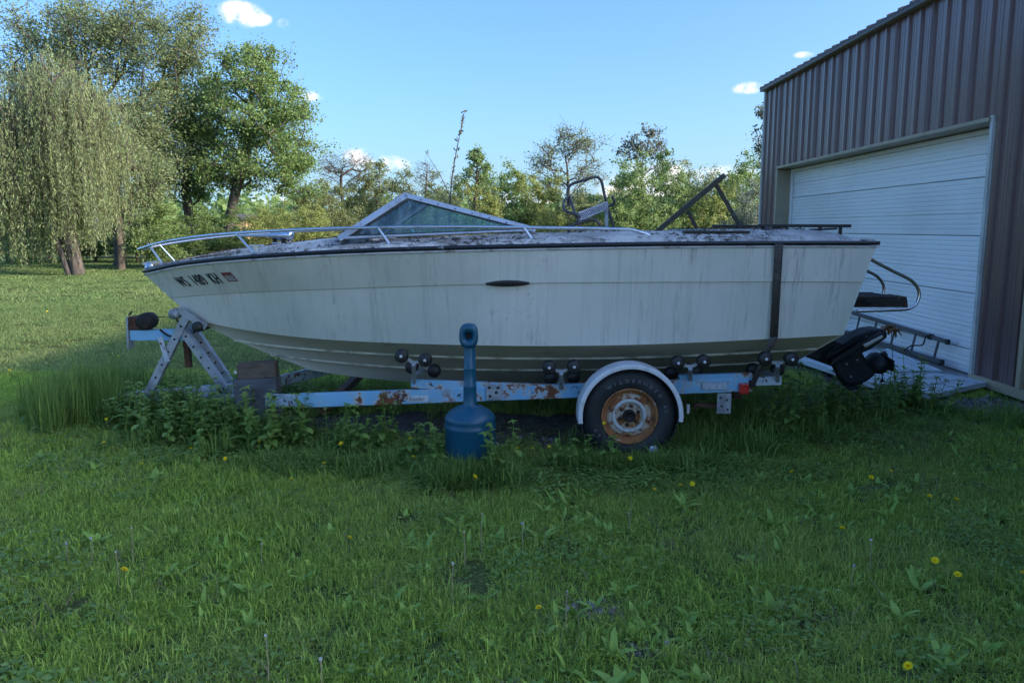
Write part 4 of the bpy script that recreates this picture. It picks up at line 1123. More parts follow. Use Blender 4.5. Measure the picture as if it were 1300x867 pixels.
def make_receptacle():
    x, y = -.307, 5.52
    t = thing('cigarette_receptacle', 'blue plastic cigarette receptacle with tall neck standing beside the trailer', 'receptacle', (x, y, 0))
    prof = [(0, -.02), (.175, -.02), (.183, .02), (.185, .30), (.188, .31), (.188, .327), (.185, .333), (.185, .365), (.187, .375), (.180, .395), (.150, .427), (.10, .458), (.062, .472), (.058, .478)]
    MB().lathe(prof, (x, y, 0), 'Z', 40).build('base_pot', M['ash'], t)
    MB().lathe([(.056, .470), (.050, .485), (.0475, .61), (.0485, .613), (.0485, .618), (.0465, .621), (.045, .74), (.0458, .743), (.0458, .748), (.044, .751), (.043, .92), (.043, .945)], (x, y, 0), 'Z', 28).build('neck', M['ash'], t)
    # hooded head with a round opening towards the lawn
    h = Vector((x - .004, y, .988)); n = 24; rows = []
    for yy, rx, rz in ((.075, .0, .0), (.072, .040, .05), (.05, .060, .075), (0, .068, .088), (-.045, .068, .088), (-.068, .064, .082), (-.078, .055, .070), (-.076, .040, .046), (-.05, .022, .024), (-.02, .018, .020), (-.02, 0, 0)):
        row = []
        for k in range(n + 1):
            a = 2 * math.pi * k / n; ca, sa = math.cos(a), math.sin(a)
            e = .72
            row.append(h + Vector((rx * math.copysign(abs(ca) ** e, ca), yy, rz * math.copysign(abs(sa) ** e, sa) - .0 * yy)))
        rows.append(row)
    MB().grid(rows).build('head', M['ash'], t)
    MB().lathe([(0, -.045), (.019, -.045)], h + Vector((0, -.006, 0)), 'Y', 16).build('opening', M['hole'], t)
    MB().box((x - .02, y - .15, .392), (.035, .02, .012), (R(35), 0, 0)).build('latch', M['ash'], t)
make_receptacle()

def make_strap():
    t = thing('tie_down_strap', 'brown webbing tie-down strap wrapped over the stern of the boat', 'strap', (at(985, 312, YC - 1.2).x, YC - 1.2, .4))
    x = at(985, 330, YC - 1.17).x
    pts = [(at(975, 288, YC - .72)), (at(977, 293, YC - .85)), at(981, 298, YC - .96), at(986, 304, YC - 1.08), at(988.5, 309, YC - 1.165), at(988.5, 316, YC - 1.19), at(986, 358, YC - 1.13), at(982, 429, YC - 1.055)]
    w = .062; mb = MB()
    L_ = [p + Vector((-w / 2, -.004, .004)) for p in pts]; Rr = [p + Vector((w / 2, -.004, .004)) for p in pts]
    mb.grid([L_, Rr], smooth=True)
    o = mb.build('webbing', M['strap'], t); md = o.modifiers.new('s', 'SOLIDIFY'); md.thickness = .004; md.offset = 0
    pts = [at(982, 429, YC - 1.055), at(972, 450, YC - .98), at(965, 466, YC - .93), at(954, 490, YC - .87)]
    mb = MB(); mb.grid([[p + Vector((-.022 if k else -w / 2, -.004, 0)) for k, p in enumerate(pts)], [p + Vector((.022 if k else w / 2, -.006, 0)) for k, p in enumerate(pts)]])
    o = mb.build('webbing', M['strap'], t); md = o.modifiers.new('s', 'SOLIDIFY'); md.thickness = .004; md.offset = 0
    p = at(955, 487, YC - .875); MB().box(p, (.05, .02, .05)).build('hook', M['dark'], t)
make_strap()

def make_chair():
    yb, yf = YC + .42, YC + .05
    base = Vector((at(745, 290, yb).x, yb, .96))
    t = thing('garden_chair', 'bent tube garden chair with webbed seat standing inside the boat', 'chair', base)
    r = .0135
    MB().tube(smooth_path([at(a, b, yb) for a, b in ((722, 262), (721, 250), (721, 241), (726, 234), (742, 229), (754, 225), (760, 226), (764, 232), (767, 246), (772, 266), (780, 292), (786, 325))], 4), r, 8).build('back_frame', M['chairtube'], t)
    MB().tube(smooth_path([at(722, 248, yb), at(718, 253, yb - .1), at(715, 261, yb - .2), at(718, 268, yb - .27), at(727, 271, yb - .33), at(735, 275, yf)], 4), r, 8).build('armrest', M['chairtube'], t)
    MB().tube(smooth_path([at(772, 262, yb), at(778, 260, yb - .15), at(779.5, 256, yb - .2), at(777, 249, yb - .22)], 4), r, 8).build('armrest', M['chairtube'], t)
    MB().tube([at(723, 250, yb), at(728, 266, yb - .2), at(734, 280, yf), at(737, 300, yf)], r, 8).build('side_tube', M['chairtube'], t)
    MB().tube(smooth_path([at(722, 288, yf), at(738, 282, yf), at(750, 279, yf), at(758, 281, yf), at(764, 291, yf)], 4), r, 8).build('front_frame', M['chairtube'], t)
    for px, yy in ((722, yb), (737, yf), (770, yf), (786, yb)):
        a = at(px, 288, yy); MB().tube([a, Vector((a.x, yy, .97))], r, 8).build('leg', M['chairtube'], t)
    # webbing lattice slung between the side tubes
    A, B, C_, D = at(734, 271, yf + .1), at(771, 257, yb - .05), at(772, 265, yf + .25), at(736, 280, yf)
    def q(u, v): return A.lerp(B, u).lerp(D.lerp(C_, u), v)
    dk = MB().tube([q(0, 0), q(1, 0)], .010, 6).tube([q(0, 1), q(1, 1)], .008, 6).build('seat_rail', M['web'], t)
    for k in range(-3, 11):
        for sg in (1, -1):
            u0 = k / 10; u1 = u0 + sg * .28
            def clampseg(u0, u1):
                pts = []
                for v in np.linspace(0, 1, 5):
                    u = u0 + (u1 - u0) * v
                    if 0 <= u <= 1: pts.append(q(u, v))
                return pts
            s_ = clampseg(u0 if sg > 0 else u0 + .28, u1 if sg > 0 else u0)
            if len(s_) > 1: MB().tube(s_, .0045, 5).build('web_strand', M['web'], dk)
    mb = MB(); mb.grid([[q(u, .05) + Vector((0, .03, 0)) for u in np.linspace(.02, .98, 6)], [q(u, .95) + Vector((0, .03, 0)) for u in np.linspace(.02, .98, 6)]])
    mb.build('seat_sling', mat('navy_sling', (.02, .022, .035), .8), t)
    for px, py in ((770, 262),):
        a, b = at(770, 258, yf + .1), at(770, 300, yf + .1); MB().bar(a, b, .02, .03, (1, 0, 0)).build('front_post', M['galv'], t)
make_chair()

def make_folded_frame():
    Y = YC - .05
    a, b = at(826, 301, Y), at(920, 222.5, Y)
    t = thing('propped_timber', 'dark slanting timber frame with two struts sticking up from the boat', 'frame', (a.x, Y, 1.5))
    MB().bar(a, b, .045, .043).build('rail', M['olive'], t, bevel=.004)
    MB().bar(at(873, 268, Y + .03), at(893, 307, Y + .03), .03, .028).build('strut', M['olive'], t, bevel=.003)
    MB().bar(at(908, 233, Y + .03), at(949, 304, Y + .03), .03, .032).build('strut', M['olive'], t, bevel=.003)
make_folded_frame()

def make_panels():
    def sheet(name, label, c, L, W, T, rz, rx=0, ry=0):
        q = Euler((R(rx), R(ry), R(rz))).to_matrix(); c = Vector(c)
        t = thing(name, label, 'panel', c, 'old door panels on the ground by the barn')
        mb = MB(); mb.box(c, (L, W, T), q); mb.build('skin', M['sheet'], t, bevel=.005)
        for s in (-1, 1):
            mb = MB(); mb.box(c + q @ Vector((0, s * (W / 2 - .02), T / 2 + .006)), (L, .04, .014), q); mb.build('rim', M['sheet'], t, bevel=.003)
            mb = MB(); mb.box(c + q @ Vector((s * (L / 2 - .015), 0, T / 2 + .004)), (.03, W, .010), q); mb.build('rim', M['galv'], t)
        for k in (-1, 0, 1):
            mb = MB(); mb.box(c + q @ Vector((0, k * W / 5, T / 2 + .002)), (L - .06, .018, .006), q); mb.build('pressed_rib', M['sheet'], t)
    sheet('door_panel', 'white sheet panel lying flat at the foot of the barn door jamb', (4.53, 8.45, .055), 1.32, 1.0, .04, 34)
    sheet('door_panel', 'white ribbed panel lying on the ground beneath the black sterndrive', (3.98, 9.05, .075), 1.95, .52, .045, 98, 2, 0)
    sheet('door_panel', 'narrow white panel lying under the ladder along the barn door', (4.85, 9.75, .065), 1.7, .55, .04, 84, -2, 0)
make_panels()

def make_ladder():
    xt, xb = 5.38, 5.33
    T0, T1 = atX(1066, 392, xt), atX(1203, 434, xt); B0, B1 = atX(1085, 440, xb), atX(1199, 481.5, xb)
    zt = .5 * (T0.z + T1.z); 
    t = thing('ladder', 'aluminium ladder standing on its edge against the white barn door', 'ladder', (xb, B1.y, .08))
    B0.z = B1.z = max(.11, B1.z)
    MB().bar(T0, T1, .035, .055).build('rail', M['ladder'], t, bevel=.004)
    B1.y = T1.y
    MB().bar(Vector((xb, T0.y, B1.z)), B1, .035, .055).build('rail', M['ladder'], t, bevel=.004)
    n = 6
    for k in range(n):
        f = .06 + .176 * k
        a = T1.lerp(T0, f); b = B1.lerp(Vector((xb, T0.y, B1.z)), f); b.y = a.y
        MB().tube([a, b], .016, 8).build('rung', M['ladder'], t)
    for p in (T1, B1): MB().box(p + Vector((0, .0, 0)), (.045, .05, .065)).build('end_cap', M['navy'], t, bevel=.005)
    # black strap knotted to the last rung
    a = T1.lerp(T0, .12); b = B1.lerp(B0, .30)
    s_ = thing('black_strap', 'loose black strap hanging from the end of the ladder', 'strap', (a.x - .04, a.y, .1))
    mb = MB().tube(smooth_path([a + Vector((-.03, -.04, .035)), a + Vector((-.05, .03, 0)), a + Vector((-.05, .10, -.12)), a.lerp(b, .6) + Vector((-.06, .08, 0)), Vector((b.x - .06, b.y + .1, .11)), Vector((b.x - .12, b.y - .1, .10))], 5), .010, 6)
    mb.build('cord', M['navy'], s_); MB().box(a + Vector((0, 0, .0)), (.06, .10, .075)).build('knot', M['navy'], s_, bevel=.015)
make_ladder()

def make_litter():
    p = atZ(829, 571, .07)
    bm = bmesh.new(); bmesh.ops.create_icosphere(bm, subdivisions=2, radius=.034)
    rr = random.Random(4)
    for v in bm.verts: v.co *= rr.uniform(.6, 1.2); v.co.z *= 1.1
    me = bpy.data.meshes.new('crumpled_wrapper'); bm.to_mesh(me); bm.free()
    o = link('crumpled_wrapper', me, M['paper'], None, loc=p)
    setp(o, 'small crumpled white wrapper in the grass below the wheel', 'wrapper')
make_litter()

# ================================================================== TREES
def leaf_quads(P, D, S, asp, rg, flat=.5):
    """diamond leaves: P centres (n,3), D long-axis directions, S lengths, asp width/length"""
    n = len(P)
    D = D / (np.linalg.norm(D, axis=1, keepdims=True) + 1e-9)
    rnd = rg.normal(size=(n, 3)); rnd[:, 2] *= flat
    W = np.cross(D, rnd); W /= (np.linalg.norm(W, axis=1, keepdims=True) + 1e-9)
    N_ = np.cross(D, W)
    h = S[:, None] * .5; w = h * asp
    V = np.empty((n, 4, 3)); V[:, 0] = P - D * h; V[:, 1] = P + W * w + N_ * w * .25; V[:, 2] = P + D * h; V[:, 3] = P - W * w + N_ * w * .25
    F = np.arange(n * 4).reshape(n, 4)
    return V.reshape(-1, 3), F
def skeleton(base, trunk, centres, rg, r_tip=.012, wig=.12, rise=.15):
    """join crown clusters to the trunk: nearest lower node, pipe-model radii; returns MB of tapered tubes and the twig paths"""
    nodes = []; par = []
    tp = [Vector(p) for p in smooth_path(trunk, 4)]
    for i, p in enumerate(tp): nodes.append(p); par.append(i - 1)
    order = sorted(range(len(centres)), key=lambda k: (Vector(centres[k]) - tp[-1]).length + .3 * (Vector(centres[k]) - tp[len(tp) // 2]).length)
    tips = []
    arr = np.array([tuple(p) for p in nodes])
    for k in order:
        c = np.array(centres[k])
        hd = np.hypot(arr[:, 0] - c[0], arr[:, 1] - c[1])
        d = np.linalg.norm(arr - c, axis=1) + np.maximum(0, hd * .75 - (c[2] - arr[:, 2])) * 1.3
        d[:max(1, len(tp) // 4)] += 50
        j = int(d.argmin()); a = nodes[j]; b = Vector(c); L_ = (b - a).length
        prev = j; m = max(2, int(L_ / .6))
        for q in range(1, m + 1):
            t = q / m
            p = a.lerp(b, t) + Vector((rg.normal() * wig * L_ * .12 * (1 - abs(2 * t - 1)), rg.normal() * wig * L_ * .12 * (1 - abs(2 * t - 1)), rise * L_ * .25 * math.sin(math.pi * t) * 0 - rise * L_ * .2 * math.sin(math.pi * t)))
            nodes.append(p); par.append(prev); prev = len(nodes) - 1
        tips.append(prev)
        arr = np.vstack([arr, np.array([tuple(p) for p in nodes[len(arr):]])])
    load = np.zeros(len(nodes)); 
    for t in tips: load[t] += 1
    for i in range(len(nodes) - 1, 0, -1):
        if par[i] >= 0: load[par[i]] += load[i]
    return nodes, par, load
def tree_mesh(trunk, r0, crowns, leafm, seed, n_leaf=90, size=.13, asp=.55, cl=.45, r_tip=.014, wig=1.0, twigs=3, leaf_bias=(0, 0, -.3), hollow=.35, squash=.8):
    """crowns: list of (centre, radii, count). returns (wood mesh, leaf mesh), coordinates as given"""
    rg = np.random.default_rng(seed)
    cen = []
    for c, rad, cnt in crowns:
        k = 0
        while k < cnt:
            v = rg.normal(size=3); v /= np.linalg.norm(v); rr = rg.uniform(hollow, 1) ** .6
            cen.append(np.array(c) + v * rr * np.array(rad) * rg.uniform(.8, 1.06)); k += 1
    nodes, par, load = skeleton(trunk[0], trunk, cen, rg, wig=wig)
    tot = load[0] if load[0] else 1
    rad = np.maximum(r_tip, r0 * np.power(np.maximum(load, .3) / tot, .46))
    rad[0] = r0 * 1.25
    mb = MB()
    kids = {}
    for i, p in enumerate(par): kids.setdefault(p, []).append(i)
    # chains of single heaviest children become one tube
    done = set(); starts = [0]
    while starts:
        s0 = starts.pop(); chain = [par[s0], s0] if par[s0] >= 0 else [s0]
        cur = s0
        while cur in kids:
            ks = sorted(kids[cur], key=lambda q: -load[q]); starts += ks[1:]; cur = ks[0]; chain.append(cur)
        if len(chain) > 1:
            rs = [float(rad[q]) for q in chain]
            if par[s0] >= 0: rs[0] = min(rs[0], rs[1] * 1.25)
            mb.tube([nodes[q] for q in chain], rs, 7 if rs[0] > .06 else 4, caps=False)
    P = []; D = []
    for c in cen:
        s = cl * rg.uniform(.6, 1.35)
        # a few thin twigs fan out of every cluster, leaves along them
        for t in range(twigs):
            v = rg.normal(size=3); v[2] = v[2] * .6 + .15; v /= np.linalg.norm(v); e = c + v * s * rg.uniform(.7, 1.3)
            mb.tube([Vector(c), Vector((c + e) / 2 + rg.normal(size=3) * s * .08), Vector(e)], [r_tip * .8, r_tip * .6, r_tip * .35], 3, caps=False)
            n = max(1, int(n_leaf / twigs * rg.uniform(.5, 1.4)))
            tt = rg.uniform(.1, 1.1, n)[:, None]
            q = np.array(c) + (np.array(e) - c) * tt + rg.normal(size=(n, 3)) * s * .26 * np.array([1, 1, squash])
            P.append(q); D.append(rg.normal(size=(n, 3)) + v * .6 + np.array(leaf_bias))
    P = np.concatenate(P); D = np.concatenate(D)
    V, F = leaf_quads(P, D, size * rg.uniform(.6, 1.3, len(P)), asp, rg)
    wm = bpy.data.meshes.new('trunk'); wm.from_pydata([tuple(v) for v in mb.v], [], mb.f); wm.polygons.foreach_set('use_smooth', np.ones(len(wm.polygons), bool)); wm.update()
    lm = np_mesh('crown', V, [F])
    return wm, lm
def place_tree(name, label, cat, wm, lm, base, leafm, bark='bark', rz=0, sc=(1, 1, 1), group=None):
    t = thing(name, label, cat, base, group); t.rotation_euler.z = rz; t.scale = sc
    for nm, me, m in (('trunk', wm, M[bark]), ('crown', lm, M[leafm])):
        if not me.materials: me.materials.append(m)
        o = bpy.data.objects.new(nm, me); COL.objects.link(o); o.parent = t; ORG[o] = ORG[t]
        if me.materials[0] != m: o.material_slots[0].link = 'OBJECT'; o.material_slots[0].material = m
    return t
def rel(pts, base): return [tuple(Vector(p) - Vector(base)) for p in pts]
def crown_px(Y, base, items):
    """photograph-measured ellipses (px, py, half width px, half height px, depth m, count) at distance Y, relative to base"""
    out = []
    for px, py, hw, hh, dep, cnt in items:
        c = at(px, py, Y) - Vector(base); k = Y / F_PX
        out.append((tuple(c), (hw * k, dep, hh * k), cnt))
    return out

def make_left_trees():
    # tall loose tree at the back left, brownish young foliage
    Y = 36.0; b = atZ(150, 338); b = Vector((at(150, 300, Y).x, Y, 0))
    b2 = b.copy()
    tr = [(0, 0, 0), (.05, 0, 1.5), (-.15, 0, 3.2), (-.2, .1, 5.0), (-.6, 0, 7.0), (-.9, 0, 9.0)]
    cr = crown_px(Y, b, [(60, 70, 70, 60, 2.2, 46), (150, 60, 70, 60, 2.4, 52), (225, 70, 45, 45, 2.0, 30), (120, 150, 95, 60, 2.6, 60), (190, 150, 60, 50, 2.3, 34), (10, 130, 60, 70, 2.2, 34), (160, 240, 50, 30, 1.8, 16), (50, 230, 70, 40, 2, 24), (245, 30, 20, 22, 1.2, 8), (95, 30, 60, 30, 2, 24), (200, 205, 60, 40, 2.2, 26), (110, 205, 50, 40, 2.2, 22), (175, 25, 45, 26, 1.8, 20)])
    wm, lm = tree_mesh(tr, .26, cr, 'ashleaf', 3, n_leaf=190, size=.115, cl=.9, twigs=6, hollow=.1)
    place_tree('tall_tree', 'tall loose brownish-green tree behind the willow, highest at the left', 'tree', wm, lm, b, 'ashleaf')
    # slim tree whose pale trunk stands right of the willow trunk
    Y = 33.0; b = Vector((at(151, 300, Y).x, Y, 0))
    tr = [(0, 0, 0), (.02, 0, 1.2), (-.05, 0, 2.6), (.1, 0, 4.0), (0, 0, 5.6)]
    cr = crown_px(Y, b, [(160, 190, 42, 40, 1.6, 28), (120, 215, 30, 34, 1.4, 14), (195, 225, 34, 34, 1.5, 20), (170, 262, 36, 18, 1.3, 12)])
    wm, lm = tree_mesh(tr, .16, cr, 'ashleaf', 5, n_leaf=130, size=.115, cl=.65, twigs=6, hollow=.1)
    place_tree('slim_tree', 'slim tree with a pale bare trunk just right of the willow', 'tree', wm, lm, b, 'ashleaf')
    # two green maples: the right one stands proud of the others
    Y = 37.0; b = Vector((at(288, 270, Y).x, Y, 0))
    tr = [(0, 0, 0), (.05, 0, 1.6), (.4, 0, 3.2), (1.0, 0, 5.0), (1.3, .2, 7.0), (1.3, .2, 8.6)]
    cr = crown_px(Y, b, [(320, 95, 48, 42, 2.0, 46), (350, 150, 55, 45, 2.3, 54), (372, 195, 40, 32, 2.0, 30), (300, 150, 45, 50, 2.2, 40), (330, 215, 55, 34, 2.1, 36), (285, 215, 40, 34, 2, 24), (380, 240, 26, 16, 1.2, 8)])
    wm, lm = tree_mesh(tr, .24, cr, 'maple', 8, n_leaf=160, size=.115, asp=.7, cl=.62, twigs=6, hollow=.12)
    place_tree('maple_tree', 'full green maple, rightmost of the tall trees on the left', 'tree', wm, lm, b, 'maple')
    Y = 38.5; b = Vector((at(241, 270, Y).x, Y, 0))
    tr = [(0, 0, 0), (0, 0, 1.8), (-.1, 0, 3.6), (.1, .1, 5.4), (.2, .1, 7.0)]
    cr = crown_px(Y, b, [(240, 120, 42, 40, 2.2, 36), (220, 175, 50, 45, 2.4, 44), (262, 170, 36, 45, 2.2, 30), (235, 228, 50, 28, 2.1, 30)])
    wm, lm = tree_mesh(tr, .24, cr, 'maple', 12, n_leaf=160, size=.12, asp=.7, cl=.66, twigs=6, hollow=.12)
    place_tree('maple_tree', 'green tree with a dark double trunk left of the rightmost maple', 'tree', wm, lm, b, 'maple')
make_left_trees()

def make_willow():
    Y = 29.5; b = Vector((at(93, 330, Y).x, Y, 0)); rg = np.random.default_rng(21)
    tr = [(0.15, 0, 0), (0, 0, 1.0), (-.2, 0, 2.2), (-.35, .1, 3.6), (-.5, .1, 5.2), (-.7, 0, 6.6)]
    cr = crown_px(Y, b, [(70, 110, 60, 42, 2.2, 46), (20, 150, 60, 50, 2.3, 40), (105, 150, 30, 40, 1.8, 26), (-30, 170, 50, 60, 2.2, 26), (45, 210, 60, 40, 2.4, 22)])
    cen = []
    for c, rad, cnt in cr:
        for k in range(cnt):
            v = rg.normal(size=3); v /= np.linalg.norm(v); cen.append(np.array(c) + v * np.array(rad) * rg.uniform(.3, 1))
    nodes, par, load = skeleton(tr[0], tr, cen, rg, wig=1.0, rise=-.3)
    rad = np.maximum(.014, .25 * np.power(np.maximum(load, .3) / load[0], .46)); mb = MB()
    kids = {}
    for i, p in enumerate(par): kids.setdefault(p, []).append(i)
    starts = [0]
    while starts:
        s0 = starts.pop(); chain = [par[s0], s0] if par[s0] >= 0 else [s0]; cur = s0
        while cur in kids:
            ks = sorted(kids[cur], key=lambda q: -load[q]); starts += ks[1:]; cur = ks[0]; chain.append(cur)
        if len(chain) > 1:
            rs = [float(rad[q]) for q in chain]
            if par[s0] >= 0: rs[0] = min(rs[0], rs[1] * 1.25)
            mb.tube([nodes[q] for q in chain], rs, 7 if rs[0] > .06 else 4, caps=False)
    # second stem leaning left
    mb.tube(smooth_path([(-.1, -.1, 0), (-.45, -.1, 1.2), (-.7, 0, 2.6), (-1.0, 0, 4.0)], 3), [.15, .15, .14, .14, .13, .12, .11, .10, .09, .08], 7, caps=False)
    P, D = [], []
    for c in cen:
        for s in range(12):
            o = c + rg.normal(size=3) * np.array([.45, .45, .3]); zmin = rg.uniform(.2, 2.3)
            L_ = min(rg.uniform(1.2, 5.4), max(.5, o[2] - zmin)); n = int(L_ * 19)
            t = np.sort(rg.uniform(0, 1, n)); dx, dy = rg.normal(size=2) * .22
            q = np.stack([o[0] + dx * np.sin(t * 2.2), o[1] + dy * np.sin(t * 2.2), o[2] + .15 * np.sin(np.pi * np.minimum(t * 3, 1)) - t * L_], -1)
            mb.tube([Vector(q[0]), Vector(q[n // 2]), Vector(q[-1])], [.007, .006, .004], 3, caps=False)
            P.append(q + rg.normal(size=(n, 3)) * .035); d = rg.normal(size=(n, 3)) * .45; d[:, 2] -= 1.0; D.append(d)
    P = np.concatenate(P); D = np.concatenate(D)
    V, F = leaf_quads(P, D, .13 * rg.uniform(.6, 1.3, len(P)), .24, rg)
    wm = bpy.data.meshes.new('trunk'); wm.from_pydata([tuple(v) for v in mb.v], [], mb.f); wm.polygons.foreach_set('use_smooth', np.ones(len(wm.polygons), bool)); wm.update()
    lm = np_mesh('crown', V, [F])
    place_tree('weeping_willow', 'yellow-green weeping willow with hanging strands at the left edge of the lawn', 'tree', wm, lm, b, 'willow')
make_willow()

# ---- hedgerow behind the boat: shrubs (shared shapes, each its own thing) and small trees
def shrub_shape(seed, h, w, n, cl=.36, size=.11, n_leaf=80, upright=0):
    rg = np.random.default_rng(seed)
    tr = [(0, 0, 0), (.05, 0, h * .2), (-.03, 0, h * .45), (.02, 0, h * .65)]
    cr = [((0, 0, h * .55), (w * .5, w * .5, h * .42), n), ((w * .2, 0, h * .3), (w * .4, w * .4, h * .25), n // 3), ((-w * .2, .1, h * .3), (w * .4, w * .4, h * .25), n // 3)]
    if upright:
        for k in range(upright): cr.append(((rg.uniform(-w, w) * .3, rg.uniform(-w, w) * .3, h * rg.uniform(.85, 1.05)), (w * .07, w * .07, h * .16), 4))
    return tree_mesh(tr, .05 + h * .004, cr, None, seed, n_leaf=n_leaf, size=size, cl=cl, twigs=5, hollow=.15, r_tip=.010)
SH = [shrub_shape(31, 4.0, 3.8, 95, upright=6, n_leaf=110), shrub_shape(32, 4.0, 3.4, 80, upright=9, cl=.32, n_leaf=100), shrub_shape(33, 4.0, 4.6, 110, upright=5, n_leaf=110), shrub_shape(34, 4.0, 3.0, 56, upright=9, cl=.28, n_leaf=90), shrub_shape(35, 4.0, 4.2, 90, cl=.44, upright=6, n_leaf=120)]
def make_hedgerow():
    G = 'shrubs of the hedgerow behind the boat'
    spec = [  # shape, px, top py, Y, width factor, leaves, label
        (2, 412, 235, 38, 1.0, 'shrubC', 'olive shrub beneath the bare twiggy tree left of the windshield'),
        (0, 478, 226, 40, 1.1, 'shrubC', 'rounded olive shrub directly left of the windshield peak'),
        (4, 352, 268, 34, 1.0, 'shrubB', 'low yellow-green shrub behind the chrome horn'),
        (1, 395, 272, 31, .9, 'shrubB', 'low yellow bush behind the bow rail, left of the windshield foot'),
        (2, 205, 262, 34, 1.1, 'shrubA', 'green shrub above the bow of the boat, beneath the maples'),
        (0, 275, 272, 35, 1.0, 'shrubA', 'bright green shrub below the trunk of the rightmost maple'),
        (4, 545, 236, 39, 1.0, 'shrubC', 'olive shrub seen above the windshield, around the bare whips'),
        (1, 640, 226, 34, 1.0, 'shrubA', 'dark green shrub right of the small upright tree'),
        (3, 610, 250, 31, 1.0, 'shrubB', 'yellowish shrub behind the rear slope of the windshield'),
        (0, 690, 238, 33, .95, 'shrubB', 'yellow-green shrub just left of the garden chair'),
        (2, 742, 246, 36, 1.0, 'shrubC', 'loose olive shrub seen through the garden chair'),
        (0, 800, 214, 31, .95, 'shrubA', 'tall dense green shrub right of the garden chair'),
        (1, 848, 228, 36, 1.0, 'shrubA', 'green shrub below the white cloud, left of the slanting frame'),
        (4, 880, 222, 38, .9, 'shrubC', 'feathery pale shrub behind the slanting timber frame'),
        (3, 905, 246, 31, 1.1, 'shrubB', 'bright yellow shrub between the struts of the slanting frame'),
        (0, 938, 214, 36, 1.0, 'shrubA', 'green shrub left of the barn corner, behind the blossom bush'),
        (2, 985, 220, 40, 1.0, 'shrubA', 'shrub hidden mostly behind the barn corner'),
        (4, 60, 262, 44, 1.3, 'shrubA', 'dark undergrowth shrub behind the willow strands'),
        (2, 5, 268, 42, 1.2, 'shrubA', 'undergrowth shrub at the left edge of the picture'),
        (0, 118, 280, 41, 1.3, 'shrubA', 'undergrowth shrub between the willow trunk and the slim trunk'),
        (3, 30, 275, 38, 1.5, 'shrubA', 'low thicket left of the willow trunk, behind its strands'),
        (2, 150, 288, 46, 1.6, 'shrubA', 'far thicket straight behind the slim pale trunk'),
        (0, 250, 285, 46, 1.6, 'shrubC', 'far thicket behind the double trunk of the maples'),
        (4, 335, 280, 46, 1.5, 'shrubC', 'far thicket right of the rightmost maple trunk'),
        (1, 570, 250, 44, 1.4, 'shrubC', 'far olive thicket behind the tall leafy shoot'),
        (2, 780, 246, 44, 1.4, 'shrubB', 'far yellowish thicket between chair and dense green shrub'),
        (1, 172, 276, 40, 1.2, 'shrubC', 'olive undergrowth shrub right of the slim pale trunk'),
    ]
    for i, (k, px, top, Y, wf, lf, lab) in enumerate(spec):
        b = Vector((at(px, 290, Y).x, Y, 0)); h = at(px, top, Y).z * 1.03
        s = h / 4.2
        place_tree('hedgerow_shrub', lab, 'shrub', SH[k][0], SH[k][1], b, lf, 'twig', rz=i * 1.37, sc=(wf * max(s, .75), wf * max(s, .75), s), group=G)
    # blossoming bush against the barn corner
    Y = 27.0; b = Vector((at(957, 290, Y).x, Y, 0)); s = at(957, 244, Y).z / 4.2
    place_tree('blossom_bush', 'grey-white blossoming bush beside the barn corner', 'bush', SH[4][0], SH[4][1], b, 'blossom', 'twig', rz=.4, sc=(s * .75, s * .75, s))
    def small(name, label, px, Y, seed, r0, trpx, items, leafm, **kw):
        b = Vector((at(px, 290, Y).x, Y, 0))
        tr = [(0, 0, 0)] + [tuple(at(a, c, Y) - b) for a, c in trpx]
        wm, lm = tree_mesh(tr, r0, crown_px(Y, b, items), leafm, seed, **kw)
        place_tree(name, label, 'tree', wm, lm, b, leafm, 'twig')
    small('twiggy_tree', 'nearly bare twiggy tree under the cloud, left of the windshield', 436, 42, 51, .09, [(435, 260), (433, 230), (436, 205)], [(425, 215, 26, 24, 1.5, 34), (455, 215, 24, 24, 1.5, 34), (470, 240, 30, 20, 1.4, 22), (415, 245, 26, 16, 1.3, 14)], 'shrubC', n_leaf=12, size=.10, cl=.6, twigs=6, hollow=.1, r_tip=.012)
    small('bare_sapling', 'leafless pinkish sapling above the windshield peak', 540, 40, 52, .05, [(540, 262), (541, 235), (543, 205)], [(540, 225, 14, 24, .6, 24)], 'shrubC', n_leaf=3, size=.06, cl=.5, twigs=5, r_tip=.010)
    small('upright_tree', 'small dark upright tree right of the tall shoot', 603, 32, 53, .07, [(603, 262), (605, 235), (606, 205)], [(606, 215, 14, 24, .7, 26), (592, 238, 16, 18, .7, 14), (618, 240, 16, 18, .7, 14), (606, 196, 6, 8, .3, 5)], 'maple', n_leaf=46, size=.11, cl=.26, twigs=4)
    small('airy_tree', 'pale airy tree rising behind the garden chair', 722, 38, 54, .085, [(722, 262), (721, 230), (719, 200)], [(735, 185, 30, 22, 1.6, 40), (700, 200, 28, 22, 1.6, 34), (690, 235, 30, 24, 1.5, 26), (745, 220, 26, 24, 1.5, 26), (720, 172, 18, 10, 1.0, 10)], 'ashleaf', n_leaf=30, size=.10, cl=.5, twigs=6, hollow=.1)
    small('budding_tree', 'slender bronze-leaved tree standing above the dense green shrub', 814, 34, 55, .05, [(815, 260), (815, 230), (816, 205)], [(816, 182, 28, 22, .9, 34), (800, 195, 16, 14, .7, 12), (834, 192, 14, 12, .7, 12), (838, 215, 14, 10, .7, 6)], 'bud', n_leaf=20, size=.13, cl=.34, twigs=4)
    small('corner_tree', 'bluish leafy branch tree peeping past the barn corner', 985, 30, 56, .08, [(985, 250), (982, 200), (980, 165)], [(972, 160, 14, 22, .8, 18), (968, 200, 12, 20, .8, 14), (985, 180, 20, 40, .9, 20)], 'bud', n_leaf=44, size=.11, cl=.3, twigs=4)
make_hedgerow()

